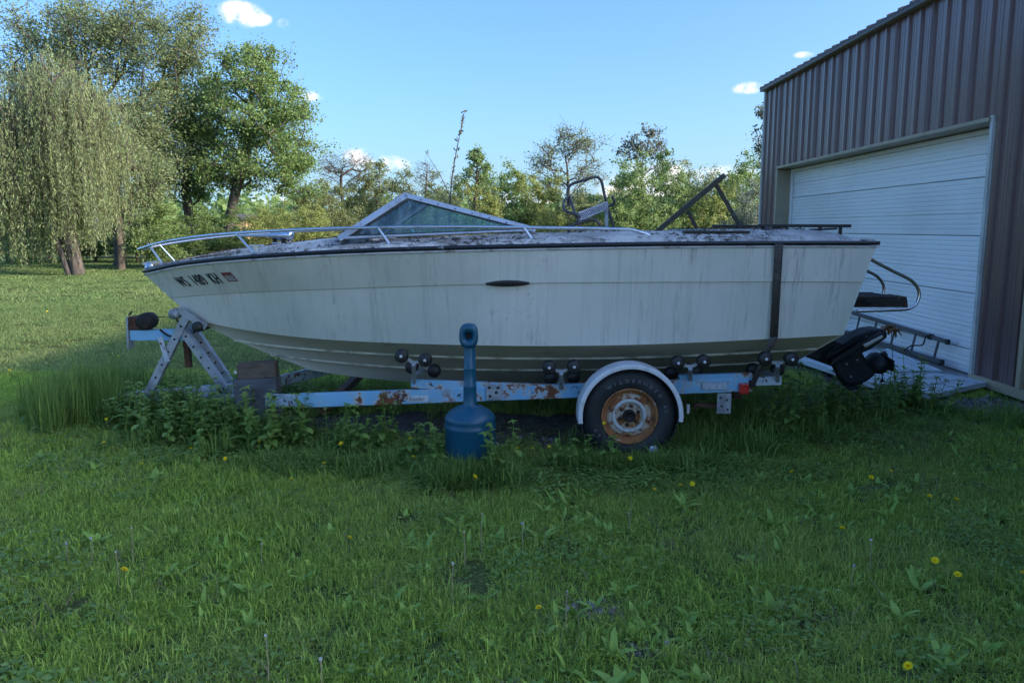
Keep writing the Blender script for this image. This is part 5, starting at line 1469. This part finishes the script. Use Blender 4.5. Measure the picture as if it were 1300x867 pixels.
# ---- tall lone shoots growing behind the boat
def make_shoots():
    def shoot(name, label, pts, Y, r, leaves, m, seed):
        rg = np.random.default_rng(seed); P = [at(a, b, Y) for a, b in pts]; base = Vector((P[0].x, Y, 0)); P = [base] + P
        t = thing(name, label, 'sapling', base)
        path = smooth_path(P, 5); n = len(path)
        MB().tube(path, [r * (1 - .8 * k / (n - 1)) for k in range(n)], 6).build('stem', M['twig'], t)
        q = []; d = []
        for k in range(leaves):
            f = rg.uniform(.45, 1) ** .8 * (n - 1); i = min(int(f), n - 2); p = path[i].lerp(path[i + 1], f - i)
            q.append(np.array(p - base) + rg.normal(size=3) * .012); d.append(rg.normal(size=3) * .6 + np.array([.2, 0, 1.0]))
        V, F = leaf_quads(np.array(q), np.array(d), .055 * rg.uniform(.6, 1.3, leaves), .4, rg)
        link('leaves', np_mesh('leaves', V, [F]), M[m], t)
        return t
    shoot('tall_shoot', 'tall thin leafy shoot rising behind the windshield, leaning right', [(570, 300), (572, 252), (574, 225), (580, 190), (586, 160), (590, 140)], 9.2, .011, 60, 'bud', 3)
    t = shoot('side_shoot', 'bare thin shoot leaning left beside the tall leafy shoot', [(571, 270), (568, 243), (556, 218), (540, 193)], 9.3, .008, 6, 'bud', 4)
make_shoots()

def make_woodland():
    """distant wood beyond the fields: one mass"""
    rg = np.random.default_rng(71); P = []
    for k in range(260):
        a = rg.uniform(R(-62), R(62)); d = rg.uniform(95, 150); h = rg.uniform(3.5, 8.5)
        c = np.array([math.sin(a) * d, math.cos(a) * d, h * .5])
        n = 150
        v = rg.normal(size=(n, 3)); v /= np.linalg.norm(v, axis=1, keepdims=True); v *= rg.uniform(.5, 1, (n, 1))
        P.append(c + v * np.array([rg.uniform(2.5, 5), 2.5, h * .5]))
    P = np.concatenate(P)
    V, F = leaf_quads(P, rg.normal(size=P.shape), rg.uniform(.6, 1.3, len(P)), .7, rg)
    o = link('distant_woodland', np_mesh('distant_woodland', V, [F]), M['shrubA'])
    setp(o, 'distant low wood closing the horizon behind the hedgerow', 'woodland', kind='stuff')
make_woodland()

def make_far_houses():
    def house(label, px, Y, w, d, h, roof_h, wallm, rz):
        c = Vector((at(px, 290, Y).x, Y, 0)); t = thing('far_house', label, 'house', c)
        q = Matrix.Rotation(rz, 3, 'Z')
        MB().box(c + Vector((0, 0, h / 2)), (w, d, h), q).build('wall', M[wallm], t)
        mb = MB(); e = .3
        A = [q @ Vector((sx * (w / 2 + e), sy * (d / 2 + e), h)) + c for sx, sy in ((-1, -1), (1, -1), (1, 1), (-1, 1))]; B = [q @ Vector((sx * (w / 2 + e), 0, h + roof_h)) + c for sx in (-1, 1)]
        mb.add(A + B, [(0, 1, 5, 4), (2, 3, 4, 5), (0, 4, 3), (1, 2, 5), (0, 1, 2, 3)]); mb.build('roof', M['hroof'], t)
        for sx in (-.25, .25):
            p = c + q @ Vector((sx * w, -d / 2 - .01, h * .55)); MB().box(p, (w * .14, .05, h * .35), q).build('window', M['hole'], t)
    house('small ochre house gable seen between the maple branches', 313, 75, 1.0, 3.0, 2.6, .5, 'ochre', 0)
    
make_far_houses()

# ================================================================== GRASS AND WEEDS
def blades(n, rad, lo, hi, w, rg, lean=.45, square=True):
    """one patch of n grass blades -> V, quads, tris"""
    P = np.zeros((n, 3))
    if square: P[:, :2] = rg.uniform(-rad, rad, (n, 2))
    else:
        a = rg.uniform(0, 2 * np.pi, n); r = rad * np.sqrt(rg.uniform(0, 1, n)); P[:, 0] = np.cos(a) * r; P[:, 1] = np.sin(a) * r
    a = rg.uniform(0, 2 * np.pi, n); H = rg.uniform(lo, hi, n) * np.exp(rg.normal(-.12, .25, n))
    ln = np.abs(rg.normal(0, lean, n)) * H
    D = np.stack([np.cos(a), np.sin(a), np.zeros(n)], -1); S = np.stack([-np.sin(a), np.cos(a), np.zeros(n)], -1)
    tw = rg.uniform(-.9, .9, n); S = S * np.cos(tw)[:, None] + D * np.sin(tw)[:, None]
    W = (w * np.exp(rg.normal(-.15, .42, n)))[:, None] * .5; up = np.array([0, 0, 1.0])
    V = np.empty((n, 5, 3))
    mid = P + D * (ln * .3)[:, None] + up * (H * .6)[:, None]; tip = P + D * ln[:, None] + up * (H * np.sqrt(np.clip(1 - .35 * (ln / H) ** 2, .2, 1)))[:, None]
    V[:, 0] = P - S * W; V[:, 1] = P + S * W; V[:, 2] = mid + S * W * .85; V[:, 3] = mid - S * W * .85; V[:, 4] = tip
    i = np.arange(n)[:, None] * 5
    return V.reshape(-1, 3), i + np.array([0, 1, 2, 3]), i + np.array([3, 2, 4])
def leaf_strip(base, az, el, L, W, curl, rg, nseg=4, fold=.25, lobed=False):
    """curved broad leaf as a folded strip -> verts, quads"""
    V = []; p = np.array(base, float); e = el
    for k in range(nseg + 1):
        t = k / nseg
        w = W * .5 * (math.sin(math.pi * (.06 + .94 * t) ** .85) if t < 1 else .02) + .0012
        if lobed and 0 < k < nseg: w *= 1.25 if k % 2 else .6
        d = np.array([math.cos(az) * math.cos(e), math.sin(az) * math.cos(e), math.sin(e)]); s = np.array([-math.sin(az), math.cos(az), 0]); u = np.cross(d, s) * -1
        up = np.array([0, 0, 1.0])
        V += [p - s * w + up * w * fold, p, p + s * w + up * w * fold]
        p = p + d * L / nseg; e -= curl / nseg
    F = []
    for k in range(nseg):
        a = k * 3; F += [(a, a + 1, a + 4, a + 3), (a + 1, a + 2, a + 5, a + 4)]
    return V, F
class LM:
    def __init__(s): s.V = []; s.F = []
    def add(s, vf):
        b = len(s.V); s.V += [tuple(v) for v in vf[0]]; s.F += [tuple(b + i for i in f) for f in vf[1]]
    def mesh(s, name, m):
        me = bpy.data.meshes.new(name); me.from_pydata(s.V, [], s.F); me.polygons.foreach_set('use_smooth', np.ones(len(me.polygons), bool)); me.materials.append(m); me.update(); return me
def proto(name, me):
    return bpy.data.objects.new(name, me)
def scatter(name, label, cat, pts, rot, scl, idx, protos, tint=None):
    """one mass of instances: points carry rotation, scale, which-proto and tint"""
    col = bpy.data.collections.new('proto_' + name)
    for i, p in enumerate(protos): p.name = '%s_%02d' % (name, i); col.objects.link(p)
    me = bpy.data.meshes.new(name); me.vertices.add(len(pts)); me.vertices.foreach_set('co', np.asarray(pts, np.float32).ravel())
    for nm, ty, data in (('rot', 'FLOAT_VECTOR', rot), ('scl', 'FLOAT_VECTOR', scl)):
        a = me.attributes.new(nm, ty, 'POINT'); a.data.foreach_set('vector', np.asarray(data, np.float32).ravel())
    a = me.attributes.new('pick', 'INT', 'POINT'); a.data.foreach_set('value', np.asarray(idx, np.int32))
    a = me.attributes.new('tint', 'FLOAT', 'POINT'); a.data.foreach_set('value', np.asarray(tint if tint is not None else np.zeros(len(pts)), np.float32))
    o = link(name, me, None); setp(o, label, cat, kind='stuff')
    nt = bpy.data.node_groups.new('scatter_' + name, 'GeometryNodeTree')
    nt.interface.new_socket('Geometry', in_out='INPUT', socket_type='NodeSocketGeometry'); nt.interface.new_socket('Geometry', in_out='OUTPUT', socket_type='NodeSocketGeometry')
    N, L = nt.nodes, nt.links
    gi, go = N.new('NodeGroupInput'), N.new('NodeGroupOutput')
    ci = N.new('GeometryNodeCollectionInfo'); ci.inputs['Collection'].default_value = col; ci.inputs['Separate Children'].default_value = True; ci.inputs['Reset Children'].default_value = True
    ip = N.new('GeometryNodeInstanceOnPoints'); ip.inputs['Pick Instance'].default_value = True
    def attr(nm, ty):
        n = N.new('GeometryNodeInputNamedAttribute'); n.data_type = ty; n.inputs['Name'].default_value = nm; return n.outputs['Attribute']
    L.new(gi.outputs[0], ip.inputs['Points']); L.new(ci.outputs[0], ip.inputs['Instance']); L.new(attr('pick', 'INT'), ip.inputs['Instance Index'])
    L.new(attr('rot', 'FLOAT_VECTOR'), ip.inputs['Rotation']); L.new(attr('scl', 'FLOAT_VECTOR'), ip.inputs['Scale'])
    L.new(ip.outputs[0], go.inputs[0])
    md = o.modifiers.new('scatter', 'NODES'); md.node_group = nt
    return o
def blade_protos(k, n, rad, lo, hi, w, seed, m, lean=.45, square=True):
    out = []
    for i in range(k):
        rg = np.random.default_rng(seed + i); V, Q, T = blades(n, rad, lo, hi, w, rg, lean, square)
        me = np_mesh('blades', V, [Q, T]); me.materials.append(m); out.append(proto('b', me))
    return out
def in_view(x, y, mx=1.2):
    return np.abs(x) < .70 * y + mx
PANEL = lambda x, y: (x > 3.72) & (y > 7.9 + .0 * x) & (x < 5.3) & (y - 7.75 > (x - 4.1) * .7) & (y < 10.6)
def make_lawn():
    rg = np.random.default_rng(5)
    def field(y0, y1, step, xmax):
        ys = np.arange(y0, y1, step); P = []
        for y in ys:
            w = .70 * y + 1.4; xs = np.arange(-w, min(w, xmax), step); P.append(np.stack([xs, np.full(len(xs), y)], -1))
        P = np.concatenate(P) + rg.uniform(-.5, .5, (sum(map(len, P)), 2)) * step
        return P
    def lay(name, label, P, protos, base_s, hfun, keep):
        x, y = P[:, 0], P[:, 1]; k = keep(x, y); P = P[k]; x, y = P[:, 0], P[:, 1]; n = len(P)
        pts = np.stack([x, y, gz(x, y)], -1)
        rot = np.zeros((n, 3)); rot[:, 2] = rg.uniform(0, 6.283, n)
        h = hfun(x, y) * rg.uniform(.85, 1.15, n); s = np.full(n, base_s)
        scl = np.stack([s, s, s * h], -1)
        tint = np.clip((vnoise(x, y, 1.6, 7) * .55 + vnoise(x, y, .5, 8) * .45 - .35) * 1.3 + rg.uniform(-.12, .12, n), 0, 1)
        scatter(name, label, 'grass', pts, rot, scl, rg.integers(0, len(protos), n), protos, tint)
    hf = lambda x, y: .68 + .50 * vnoise(x, y, .8, 11) + .45 * vnoise(x, y, .22, 12)
    def keep(x, y):
        r = rg.uniform(0, 1, len(x)); s = soil(x, y)
        thin = np.clip((vnoise(x, y, .32, 23) * .6 + vnoise(x, y, .9, 24) * .4 - .62) * 4, 0, .22) * (y < 9)
        return (r > np.maximum(s * 1.25, thin)) & (x < 5.1) & ~PANEL(x, y)
    near = blade_protos(9, 380, .13, .020, .052, .0046, 100, M['grass'], lean=1.15)
    lay('lawn_grass', 'short uneven mown grass of the shaded lawn around the boat', field(1.6, 9.2, .17, 5.15), near, 1.0, hf, keep)
    mid = blade_protos(5, 340, .22, .022, .055, .008, 200, M['mown'], lean=1.0)
    lay('lawn_grass_beyond', 'mown grass of the lawn between the boat and the trees', field(9.2, 19, .34, 5.0), mid, 1.0, lambda x, y: .75 + .4 * vnoise(x, y, 1.2, 13), keep)
    far = blade_protos(4, 300, .45, .03, .065, .018, 300, M['mown'], lean=.9)
    lay('lawn_grass_distant', 'sunlit mown grass near the willow', field(19, 46, .75, 30), far, 1.0, lambda x, y: .8 + .4 * vnoise(x, y, 2.2, 14), lambda x, y: ~((x > 4.9) & (y < 17)))
    tuft = blade_protos(6, 46, .055, .035, .10, .0055, 350, M['grass'], lean=.8, square=False)
    P = np.stack([rg.uniform(-5.5, 4.9, 2600), rg.uniform(2.2, 8.5, 2600)], -1); P = P[vnoise(P[:, 0], P[:, 1], .55, 21) + rg.uniform(-.25, .25, len(P)) > .5]
    lay('grass_tufts', 'coarser tufts standing up through the shaded lawn', P, tuft, 1.0, lambda x, y: .55 + .6 * vnoise(x, y, .5, 22), keep)
    # rougher uncut grass round the trailer, tongue and below the hull
    tall = blade_protos(5, 70, .10, .12, .34, .0065, 400, M['tallgrass'], lean=.55, square=False)
    P = []
    for cx, cy, rx, ry, n in ((-4.2, 7.25, .26, .45, 80), (-3.8, 6.9, .5, .35, 70), (-2.5, 7.8, 1.4, .5, 120), (-2.2, 6.2, .9, .3, 36), (1.5, 6.0, .5, .22, 26), (1.9, 6.4, .9, .5, 90), (2.9, 6.9, .7, .5, 60), (.1, 7.7, 2.2, .5, 120), (.5, 6.1, .5, .1, 8), (4.6, 6.9, .5, .3, 14), (2.4, 7.6, 1.0, .4, 60), (.85, 5.52, .55, .08, 60), (-.32, 5.26, .22, .05, 70), (-.3, 5.15, .3, .06, 30), (-1.3, 5.6, .8, .25, 44), (-3.95, 7.5, .3, .3, 40)):
        P.append(np.stack([cx + rg.normal(0, rx * .55, n), cy + rg.normal(0, ry * .55, n)], -1))
    P = np.concatenate(P)
    lay('uncut_grass', 'taller uncut grass around the trailer tongue and under the hull', P, tall, 1.0, lambda x, y: np.where(x < -3.4, 1.15, np.where(y < 5.75, .36, .50)) + .3 * vnoise(x, y, .4, 15), lambda x, y: (x < 5) & ~PANEL(x, y))
    dry = blade_protos(3, 14, .12, .05, .2, .004, 450, M['drygrass'], lean=1.1, square=False)
    P = np.stack([rg.uniform(-4.5, 4.8, 420), rg.uniform(2.4, 7.6, 420)], -1)
    P = np.concatenate([P, np.stack([rg.normal(.3, .8, 90), rg.normal(6.3, .25, 90)], -1), np.stack([rg.normal(3.2, .5, 30), rg.normal(6.3, .2, 30)], -1)])
    lay('dry_straw', 'scattered dry straw lying in the lawn', P, dry, 1.0, lambda x, y: .5 + 0 * x, lambda x, y: (x < 5) & ~PANEL(x, y))
make_lawn()

def rosette(seed, n, L, W, el=(.3, 1.1), lobed=False, m='broad'):
    rg = np.random.default_rng(seed); lm = LM()
    for k in range(n):
        a = 2.4 * k + rg.uniform(-.3, .3)
        lm.add(leaf_strip((0, 0, .005), a, rg.uniform(*el), L * rg.uniform(.65, 1.15), W * rg.uniform(.75, 1.2), rg.uniform(.5, 1.2), rg, nseg=6 if lobed else 4, lobed=lobed))
    return lm.mesh('rosette', M[m])
def leafy_stem(seed, h, pairs, L, W, m='nettle'):
    rg = np.random.default_rng(seed); lm = LM()
    lean = rg.uniform(-.12, .12, 2); pts = []
    for k in range(7):
        t = k / 6; pts.append((lean[0] * t * h * 2, lean[1] * t * h * 2, h * t))
    # stem as three thin strips
    for a in (0, 1.05, 2.1):
        s = np.array([math.cos(a), math.sin(a), 0]) * .0028
        V = []; 
        for p in pts: V += [np.array(p) - s, np.array(p) + s]
        lm.add((V, [(2 * k, 2 * k + 1, 2 * k + 3, 2 * k + 2) for k in range(6)]))
    for k in range(pairs):
        t = .18 + .82 * k / (pairs - 1); z = h * t; sc = (1.15 - .75 * t) if t > .4 else .85
        b = np.array([lean[0] * t * h * 2, lean[1] * t * h * 2, z])
        for q in range(2 if t < .97 else 4):
            a = k * 1.57 + q * (math.pi if t < .97 else 1.57) + rg.uniform(-.35, .35)
            lm.add(leaf_strip(b, a, rg.uniform(.0, .7), L * sc * rg.uniform(.8, 1.2), W * sc * rg.uniform(.85, 1.15), rg.uniform(.6, 1.4), rg, nseg=4))
    return lm.mesh('leafy_stem', M[m])
def ivy(seed):
    rg = np.random.default_rng(seed); lm = LM()
    for k in range(46):
        x, y = rg.uniform(-.13, .13, 2); z = rg.uniform(.02, .085); a = rg.uniform(0, 6.28)
        lm.add(leaf_strip((x, y, z), a, rg.uniform(-.2, .35), .019 * rg.uniform(.7, 1.4), .021 * rg.uniform(.8, 1.3), rg.uniform(0, .6), rg, nseg=3, fold=.12))
    return lm.mesh('ivy', M['clover'])
def make_weeds():
    rg = np.random.default_rng(61)
    def lay(name, label, P, protos, s0, s1, zoff=0):
        P = P[(P[:, 0] < 5.05) & ~PANEL(P[:, 0], P[:, 1])]; n = len(P)
        pts = np.stack([P[:, 0], P[:, 1], gz(P[:, 0], P[:, 1]) + zoff], -1); rot = rg.normal(0, .1, (n, 3)); rot[:, 2] = rg.uniform(0, 6.283, n)
        s = rg.uniform(s0, s1, n); scatter(name, label, 'weeds', pts, rot, np.stack([s, s, s], -1), rg.integers(0, len(protos), n), protos)
    def clumpy(n, cl, x0, x1, y0, y1):
        c = np.stack([rg.uniform(x0, x1, cl), rg.uniform(y0, y1, cl)], -1); k = rg.integers(0, cl, n); return c[k] + rg.normal(0, .16, (n, 2))
    # broad dock and plantain leaves: mostly right half of the foreground
    ros = [proto('r', rosette(500 + i, 4 + i % 5, .062 + .012 * i, .026 + .003 * (i % 4), (.2, 1.3))) for i in range(6)]
    P = np.concatenate([clumpy(300, 60, -.6, 3.6, 2.5, 5.2), clumpy(60, 9, .1, .9, 2.5, 3.6), clumpy(110, 22, -3.4, 0, 3.2, 5.6), clumpy(120, 20, 1.0, 4.4, 4.6, 6.6), clumpy(60, 12, -4.5, -1.5, 5.5, 7.5)])
    lay('broadleaf_weeds', 'broad-leaved dock and plantain scattered through the shaded lawn', P, ros, .5, 1.25, -.010)
    dnd = [proto('d', rosette(540 + i, 7 + i % 3, .12, .032, (.05, .5), True)) for i in range(5)]
    P = np.concatenate([clumpy(150, 40, -3.5, 4.2, 2.5, 6.4)])
    lay('dandelion_leaves', 'jagged dandelion leaf rosettes scattered low in the lawn', P, dnd, .45, 1.1, -.012)
    # small round-leaved ground ivy
    iv = [proto('i', ivy(560 + i)) for i in range(5)]
    P = []
    for cx, cy, rx, ry, n in ((-1.1, 5.75, 1.1, .28, 130), (-.3, 5.26, .35, .10, 70), (.6, 5.3, 1.0, .3, 80), (1.6, 5.4, .9, .4, 60), (2.6, 6.4, 1.0, .5, 110), (-2.4, 6.0, .8, .4, 80), (3.8, 7.1, .6, .35, 60), (-3.2, 6.4, .6, .3, 40)):
        P.append(np.stack([cx + rg.normal(0, rx * .6, n), cy + rg.normal(0, ry * .6, n)], -1))
    P.append(clumpy(150, 60, -3.2, 4.2, 2.5, 5.6))
    lay('ground_ivy', 'low round-leaved ground ivy around the receptacle and wheel', np.concatenate(P), iv, .7, 1.25, -.012)
    # leafy nettle-like stems round the tongue and along the near rail
    ns = [proto('n', leafy_stem(580 + i, .20 + .04 * i, 6 + i % 3, .105, .062)) for i in range(6)]
    P = []
    for cx, cy, rx, ry, n in ((-2.75, 6.55, .42, .22, 105), (-3.0, 6.75, .32, .16, 80), (-3.3, 6.6, .25, .18, 20), (-2.45, 6.2, .36, .18, 62), (-1.8, 5.98, .36, .10, 34), (-1.15, 5.9, .25, .08, 14), (-.68, 5.8, .16, .08, 9), (-2.2, 6.75, .3, .12, 20), (.05, 5.5, .05, .05, 3), (-.10, 5.30, .06, .03, 4), (-.52, 5.36, .06, .04, 4), (.45, 5.55, .25, .06, 5), (2.8, 6.9, .6, .3, 50), (2.35, 6.6, .5, .2, 24), (3.4, 7.3, .4, .2, 30), (3.75, 7.35, .25, .15, 26), (4.0, 7.2, .2, .2, 14), (-2.4, 7.4, .6, .3, 50)):
        P.append(np.stack([cx + rg.normal(0, rx * .6, n), cy + rg.normal(0, ry * .6, n)], -1))
    lay('leafy_weeds', 'thick leafy weeds growing over the trailer tongue and along its rail', np.concatenate(P), ns, .7, 1.25)
    # taller pointed-leaf plants in front of the white panels
    for px, py, h, sd, lab in ((1100, 521, .50, 601, 'bushy leafy plant left of the white panels, beneath the sterndrive'), (1128, 523, .58, 602, 'middle leafy plant in front of the white panels'), (1150, 520, .62, 603, 'tallest thin-stemmed plant against the white panels')):
        p = atZ(px, py); me = leafy_stem(sd, h, 6, .15, .05, 'broad')
        o = link('leafy_plant', me, M['broad'], None, loc=(p.x, p.y, float(gz(p.x, p.y)))); setp(o, lab, 'plant', 'leafy plants by the barn')
    # rust-red maple seedling behind the sterndrive
    p = at(1133, 458, 7.9); t = thing('maple_seedling', 'maple seedling with drooping rust-brown leaves behind the sterndrive', 'seedling', (p.x, 7.9, 0))
    top = at(1131, 415, 7.9); MB().tube(smooth_path([(p.x - .02, 7.9, 0), (p.x, 7.9, p.z), (top.x, 7.9, top.z)], 4), .004, 5).build('stem', M['stalk'], t)
    lm = LM(); r2 = np.random.default_rng(9)
    for k in range(13): lm.add(leaf_strip(np.array(top - ORG[t]) + r2.normal(0, .014, 3), k * 2.4, r2.uniform(-.5, .35), .15 * r2.uniform(.7, 1.2), .055, r2.uniform(.8, 1.7), r2, nseg=6, lobed=True))
    link('leaves', lm.mesh('leaves', M['redleaf']), M['redleaf'], t)
make_weeds()

# ---- flowers: every dandelion its own thing
def make_dandelions():
    rg = np.random.default_rng(33)
    lm = LM()
    for ring, (el, n, L_) in enumerate(((.15, 16, .021), (.55, 14, .018), (.95, 10, .014), (1.4, 6, .010))):
        for k in range(n): lm.add(leaf_strip((0, 0, 0), 2 * math.pi * k / n + ring * .3, el, L_, .0048, .2, rg, nseg=2, fold=0))
    head = lm.mesh('flower_head', M['yellow'])
    mb = MB().tube([(0, 0, 0), (.004, .002, .05), (0, 0, .1)], .0022, 5)
    stem = bpy.data.meshes.new('stem'); stem.from_pydata([tuple(v) for v in mb.v], [], mb.f); stem.materials.append(M['stalk'])
    fl = LM()
    for k in range(150):
        v = rg.normal(size=3); v /= np.linalg.norm(v); a = math.atan2(v[1], v[0]); e = math.asin(v[2])
        fl.add(leaf_strip(v * .004, a, e, .019, .004, 0, rg, nseg=1, fold=0))
    puff = fl.mesh('seed_head', M['fluff'])
    mb = MB().tube([(0, 0, 0), (.006, .003, .09), (0, 0, .18)], .0022, 5)
    dry = bpy.data.meshes.new('stem'); dry.from_pydata([tuple(v) for v in mb.v], [], mb.f); dry.materials.append(M['drystalk'])
    def flower(px, py, hz, kind, lab, group):
        p = atZ(px, py, hz); g = float(gz(p.x, p.y)); h = max(.05, hz - g)
        t = thing('dandelion' if kind else 'seeding_dandelion', lab, 'dandelion', (p.x, p.y, g), group)
        t.rotation_euler.z = rg.uniform(0, 6.28)
        s = bpy.data.objects.new('stem', stem if kind else dry); COL.objects.link(s); s.parent = t; s.scale = (1, 1, h / (.1 if kind else .18))
        q = bpy.data.objects.new('flower_head' if kind else 'seed_head', head if kind else puff); COL.objects.link(q); q.parent = t; q.location = (0, 0, h)
        q.rotation_euler = (rg.uniform(.1, .8), rg.uniform(-.3, .3), 0)
        f = rg.uniform(.7, 1.05) if kind else rg.uniform(.2, .42); q.scale = (f, f, f)
        return t
    ONES = ['first', 'second', 'third', 'fourth', 'fifth', 'sixth', 'seventh', 'eighth', 'ninth', 'tenth', 'eleventh', 'twelfth', 'thirteenth', 'fourteenth', 'fifteenth', 'sixteenth', 'seventeenth', 'eighteenth', 'nineteenth']
    def nth(k):
        if k < 19: return ONES[k]
        t, o = divmod(k + 1, 10); return ('twentieth', 'thirtieth')[t - 2] if o == 0 else ('twenty', 'thirty')[t - 2] + '-' + ONES[o - 1]
    near = 'yellow dandelions in the shaded lawn'
    for k, (px, py) in enumerate(sorted(((242, 569.6), (286, 582), (180, 589), (132, 561.5), (411, 588), (433, 563), (444, 683), (370, 608), (306, 542), (655.6, 569), (675.6, 569.4), (697, 567), (603, 605), (521, 557), (525, 580), (800, 581.5), (864, 615.5), (879, 614), (1180, 629.5), (1106, 606), (1069, 670), (1216, 729), (1187, 711), (1298, 727), (1153, 845), (1214, 634), (1131, 598), (1005, 599), (684, 771), (831, 621), (135, 532), (156, 526), (111, 519), (158, 723), (268, 531), (330, 560)))):
        flower(px, py, rg.uniform(.10, .135), True, 'yellow dandelion in the shaded lawn, ' + nth(k) + ' counted from the left', near)
    for k, (px, py) in enumerate(sorted(((29, 445), (84, 434), (12, 470), (60, 395), (150, 452)))):
        flower(px, py, .08, True, 'yellow dandelion in the sunlit lawn beyond the shade, ' + nth(k) + ' from the left', 'yellow dandelions in the sunlit lawn')
    flower(767, 537, .30, True, 'yellow dandelion on a tall stem before the tyre', None)
    flower(609, 537, .30, True, 'tall dandelion rising in front of the blue receptacle', None)
    flower(603, 546, .24, True, 'lower dandelion in front of the blue receptacle', None)
    for k, (px, py, h) in enumerate(sorted(((84, 689, .1), (115, 683, .1), (612, 652, .22), (589, 675, .18), (663, 664, .17), (147, 700, .18), (332, 690, .12), (337, 806, .2), (407, 836, .15), (720, 750, .2), (1106, 685, .16), (798, 651, .1), (575, 715, .2), (1084, 718, .1), (167, 670, .18)))):
        flower(px, py, h, False, 'thin seeding dandelion stalk with pale head, ' + nth(k) + ' counted from the left', 'seeding dandelions in the lawn')
make_dandelions()

def make_gravel():
    rg = np.random.default_rng(81); protos = []
    for i in range(6):
        bm = bmesh.new(); bmesh.ops.create_icosphere(bm, subdivisions=1, radius=1)
        for v in bm.verts: v.co *= rg.uniform(.7, 1.15); v.co.z *= .6
        me = bpy.data.meshes.new('stone'); bm.to_mesh(me); bm.free(); me.materials.append(M['stone']); protos.append(proto('s', me))
    P = []
    for cx, cy, rx, ry, n in ((4.72, 7.55, .42, .30, 480), (4.95, 7.1, .25, .4, 140), (3.4, 7.35, .3, .2, 60), (.36, 3.4, .15, .09, 60), (.05, 2.68, .12, .07, 50), (.55, 3.05, .08, .06, 24), (.4, 6.2, .8, .2, 110), (2.9, 7.8, .7, .3, 90)):
        P.append(np.stack([cx + rg.normal(0, rx * .6, n), cy + rg.normal(0, ry * .6, n)], -1))
    P = np.concatenate(P); P = P[(P[:, 0] < 5.15) & ~PANEL(P[:, 0], P[:, 1])]; n = len(P)
    s = np.exp(rg.normal(-4.35, .5, n)); rot = rg.uniform(0, 6.28, (n, 3))
    scatter('gravel', 'grey-violet gravel spilling from the foot of the barn wall', 'gravel', np.stack([P[:, 0], P[:, 1], gz(P[:, 0], P[:, 1]) + s * .3], -1), rot, np.stack([s, s, s * .8], -1), rg.integers(0, 6, n), protos)
    # a few larger flat stones one can pick out
    for px, py, sz, lab in ((1096, 517, .07, 'flat pale stone under the leafy plants by the panels'), (1290, 527, .05, 'grey stone at the right edge beside the barn wall'), (1268, 532, .045, 'small grey stone left of the stone at the right edge')):
        bm = bmesh.new(); bmesh.ops.create_icosphere(bm, subdivisions=2, radius=sz)
        for v in bm.verts: v.co *= rg.uniform(.85, 1.1); v.co.z *= .45
        me = bpy.data.meshes.new('stone'); bm.to_mesh(me); bm.free(); p = atZ(px, py, .02)
        setp(link('stone', me, M['stone'], None, loc=p), lab, 'stone')
make_gravel()

# ---- dead leaves and grit lying on the deck
def make_deck_litter():
    dk = [o for o in BOAT.children if o.name.startswith('deck') and 'vent' not in o.name][0]
    me = dk.data; rg = np.random.default_rng(91)
    ok = []; ar = []
    for p in me.polygons:
        if abs(p.normal.z) > .55 and p.center.z + ORG[BOAT].z > 1.3 and p.area > 1e-5: ok.append(p.index); ar.append(p.area)
    ar = np.array(ar); pick = rg.choice(len(ok), 2600, p=ar / ar.sum()); P = []
    for k in pick:
        p = me.polygons[ok[k]]; v = [np.array(me.vertices[i].co) for i in p.vertices]; w = rg.dirichlet(np.ones(len(v)))
        P.append(sum(a * b for a, b in zip(w, v)) + np.array(ORG[BOAT]) + np.array([0, 0, .003]))
    P = np.array(P); n = len(P)
    keepm = vnoise(P[:, 0], P[:, 1], .30, 31) + rg.uniform(-.2, .2, n) + np.interp(P[:, 0], [-3.3, -1.4, -.9, .8, 1.6, 2.7], [.16, .16, .04, 0, -.12, -.2]) > .50
    P = P[keepm]; n = len(P); protos = []
    for i in range(4):
        lm = LM()
        for k in range(5): lm.add(leaf_strip((rg.uniform(-.02, .02), rg.uniform(-.02, .02), 0), rg.uniform(0, 6.28), rg.uniform(-.1, .5), rg.uniform(.008, .026), rg.uniform(.004, .012), rg.uniform(-.6, .8), rg, nseg=2))
        protos.append(proto('l', lm.mesh('litter', M['litter'])))
    rot = np.zeros((n, 3)); rot[:, 2] = rg.uniform(0, 6.28, n); s_ = rg.uniform(.5, 1.5, n)
    scatter('leaf_litter', 'dark dead leaf litter speckling the weathered boat deck', 'litter', P, rot, np.stack([s_, s_, s_], -1), rg.integers(0, 4, n), protos)
make_deck_litter()
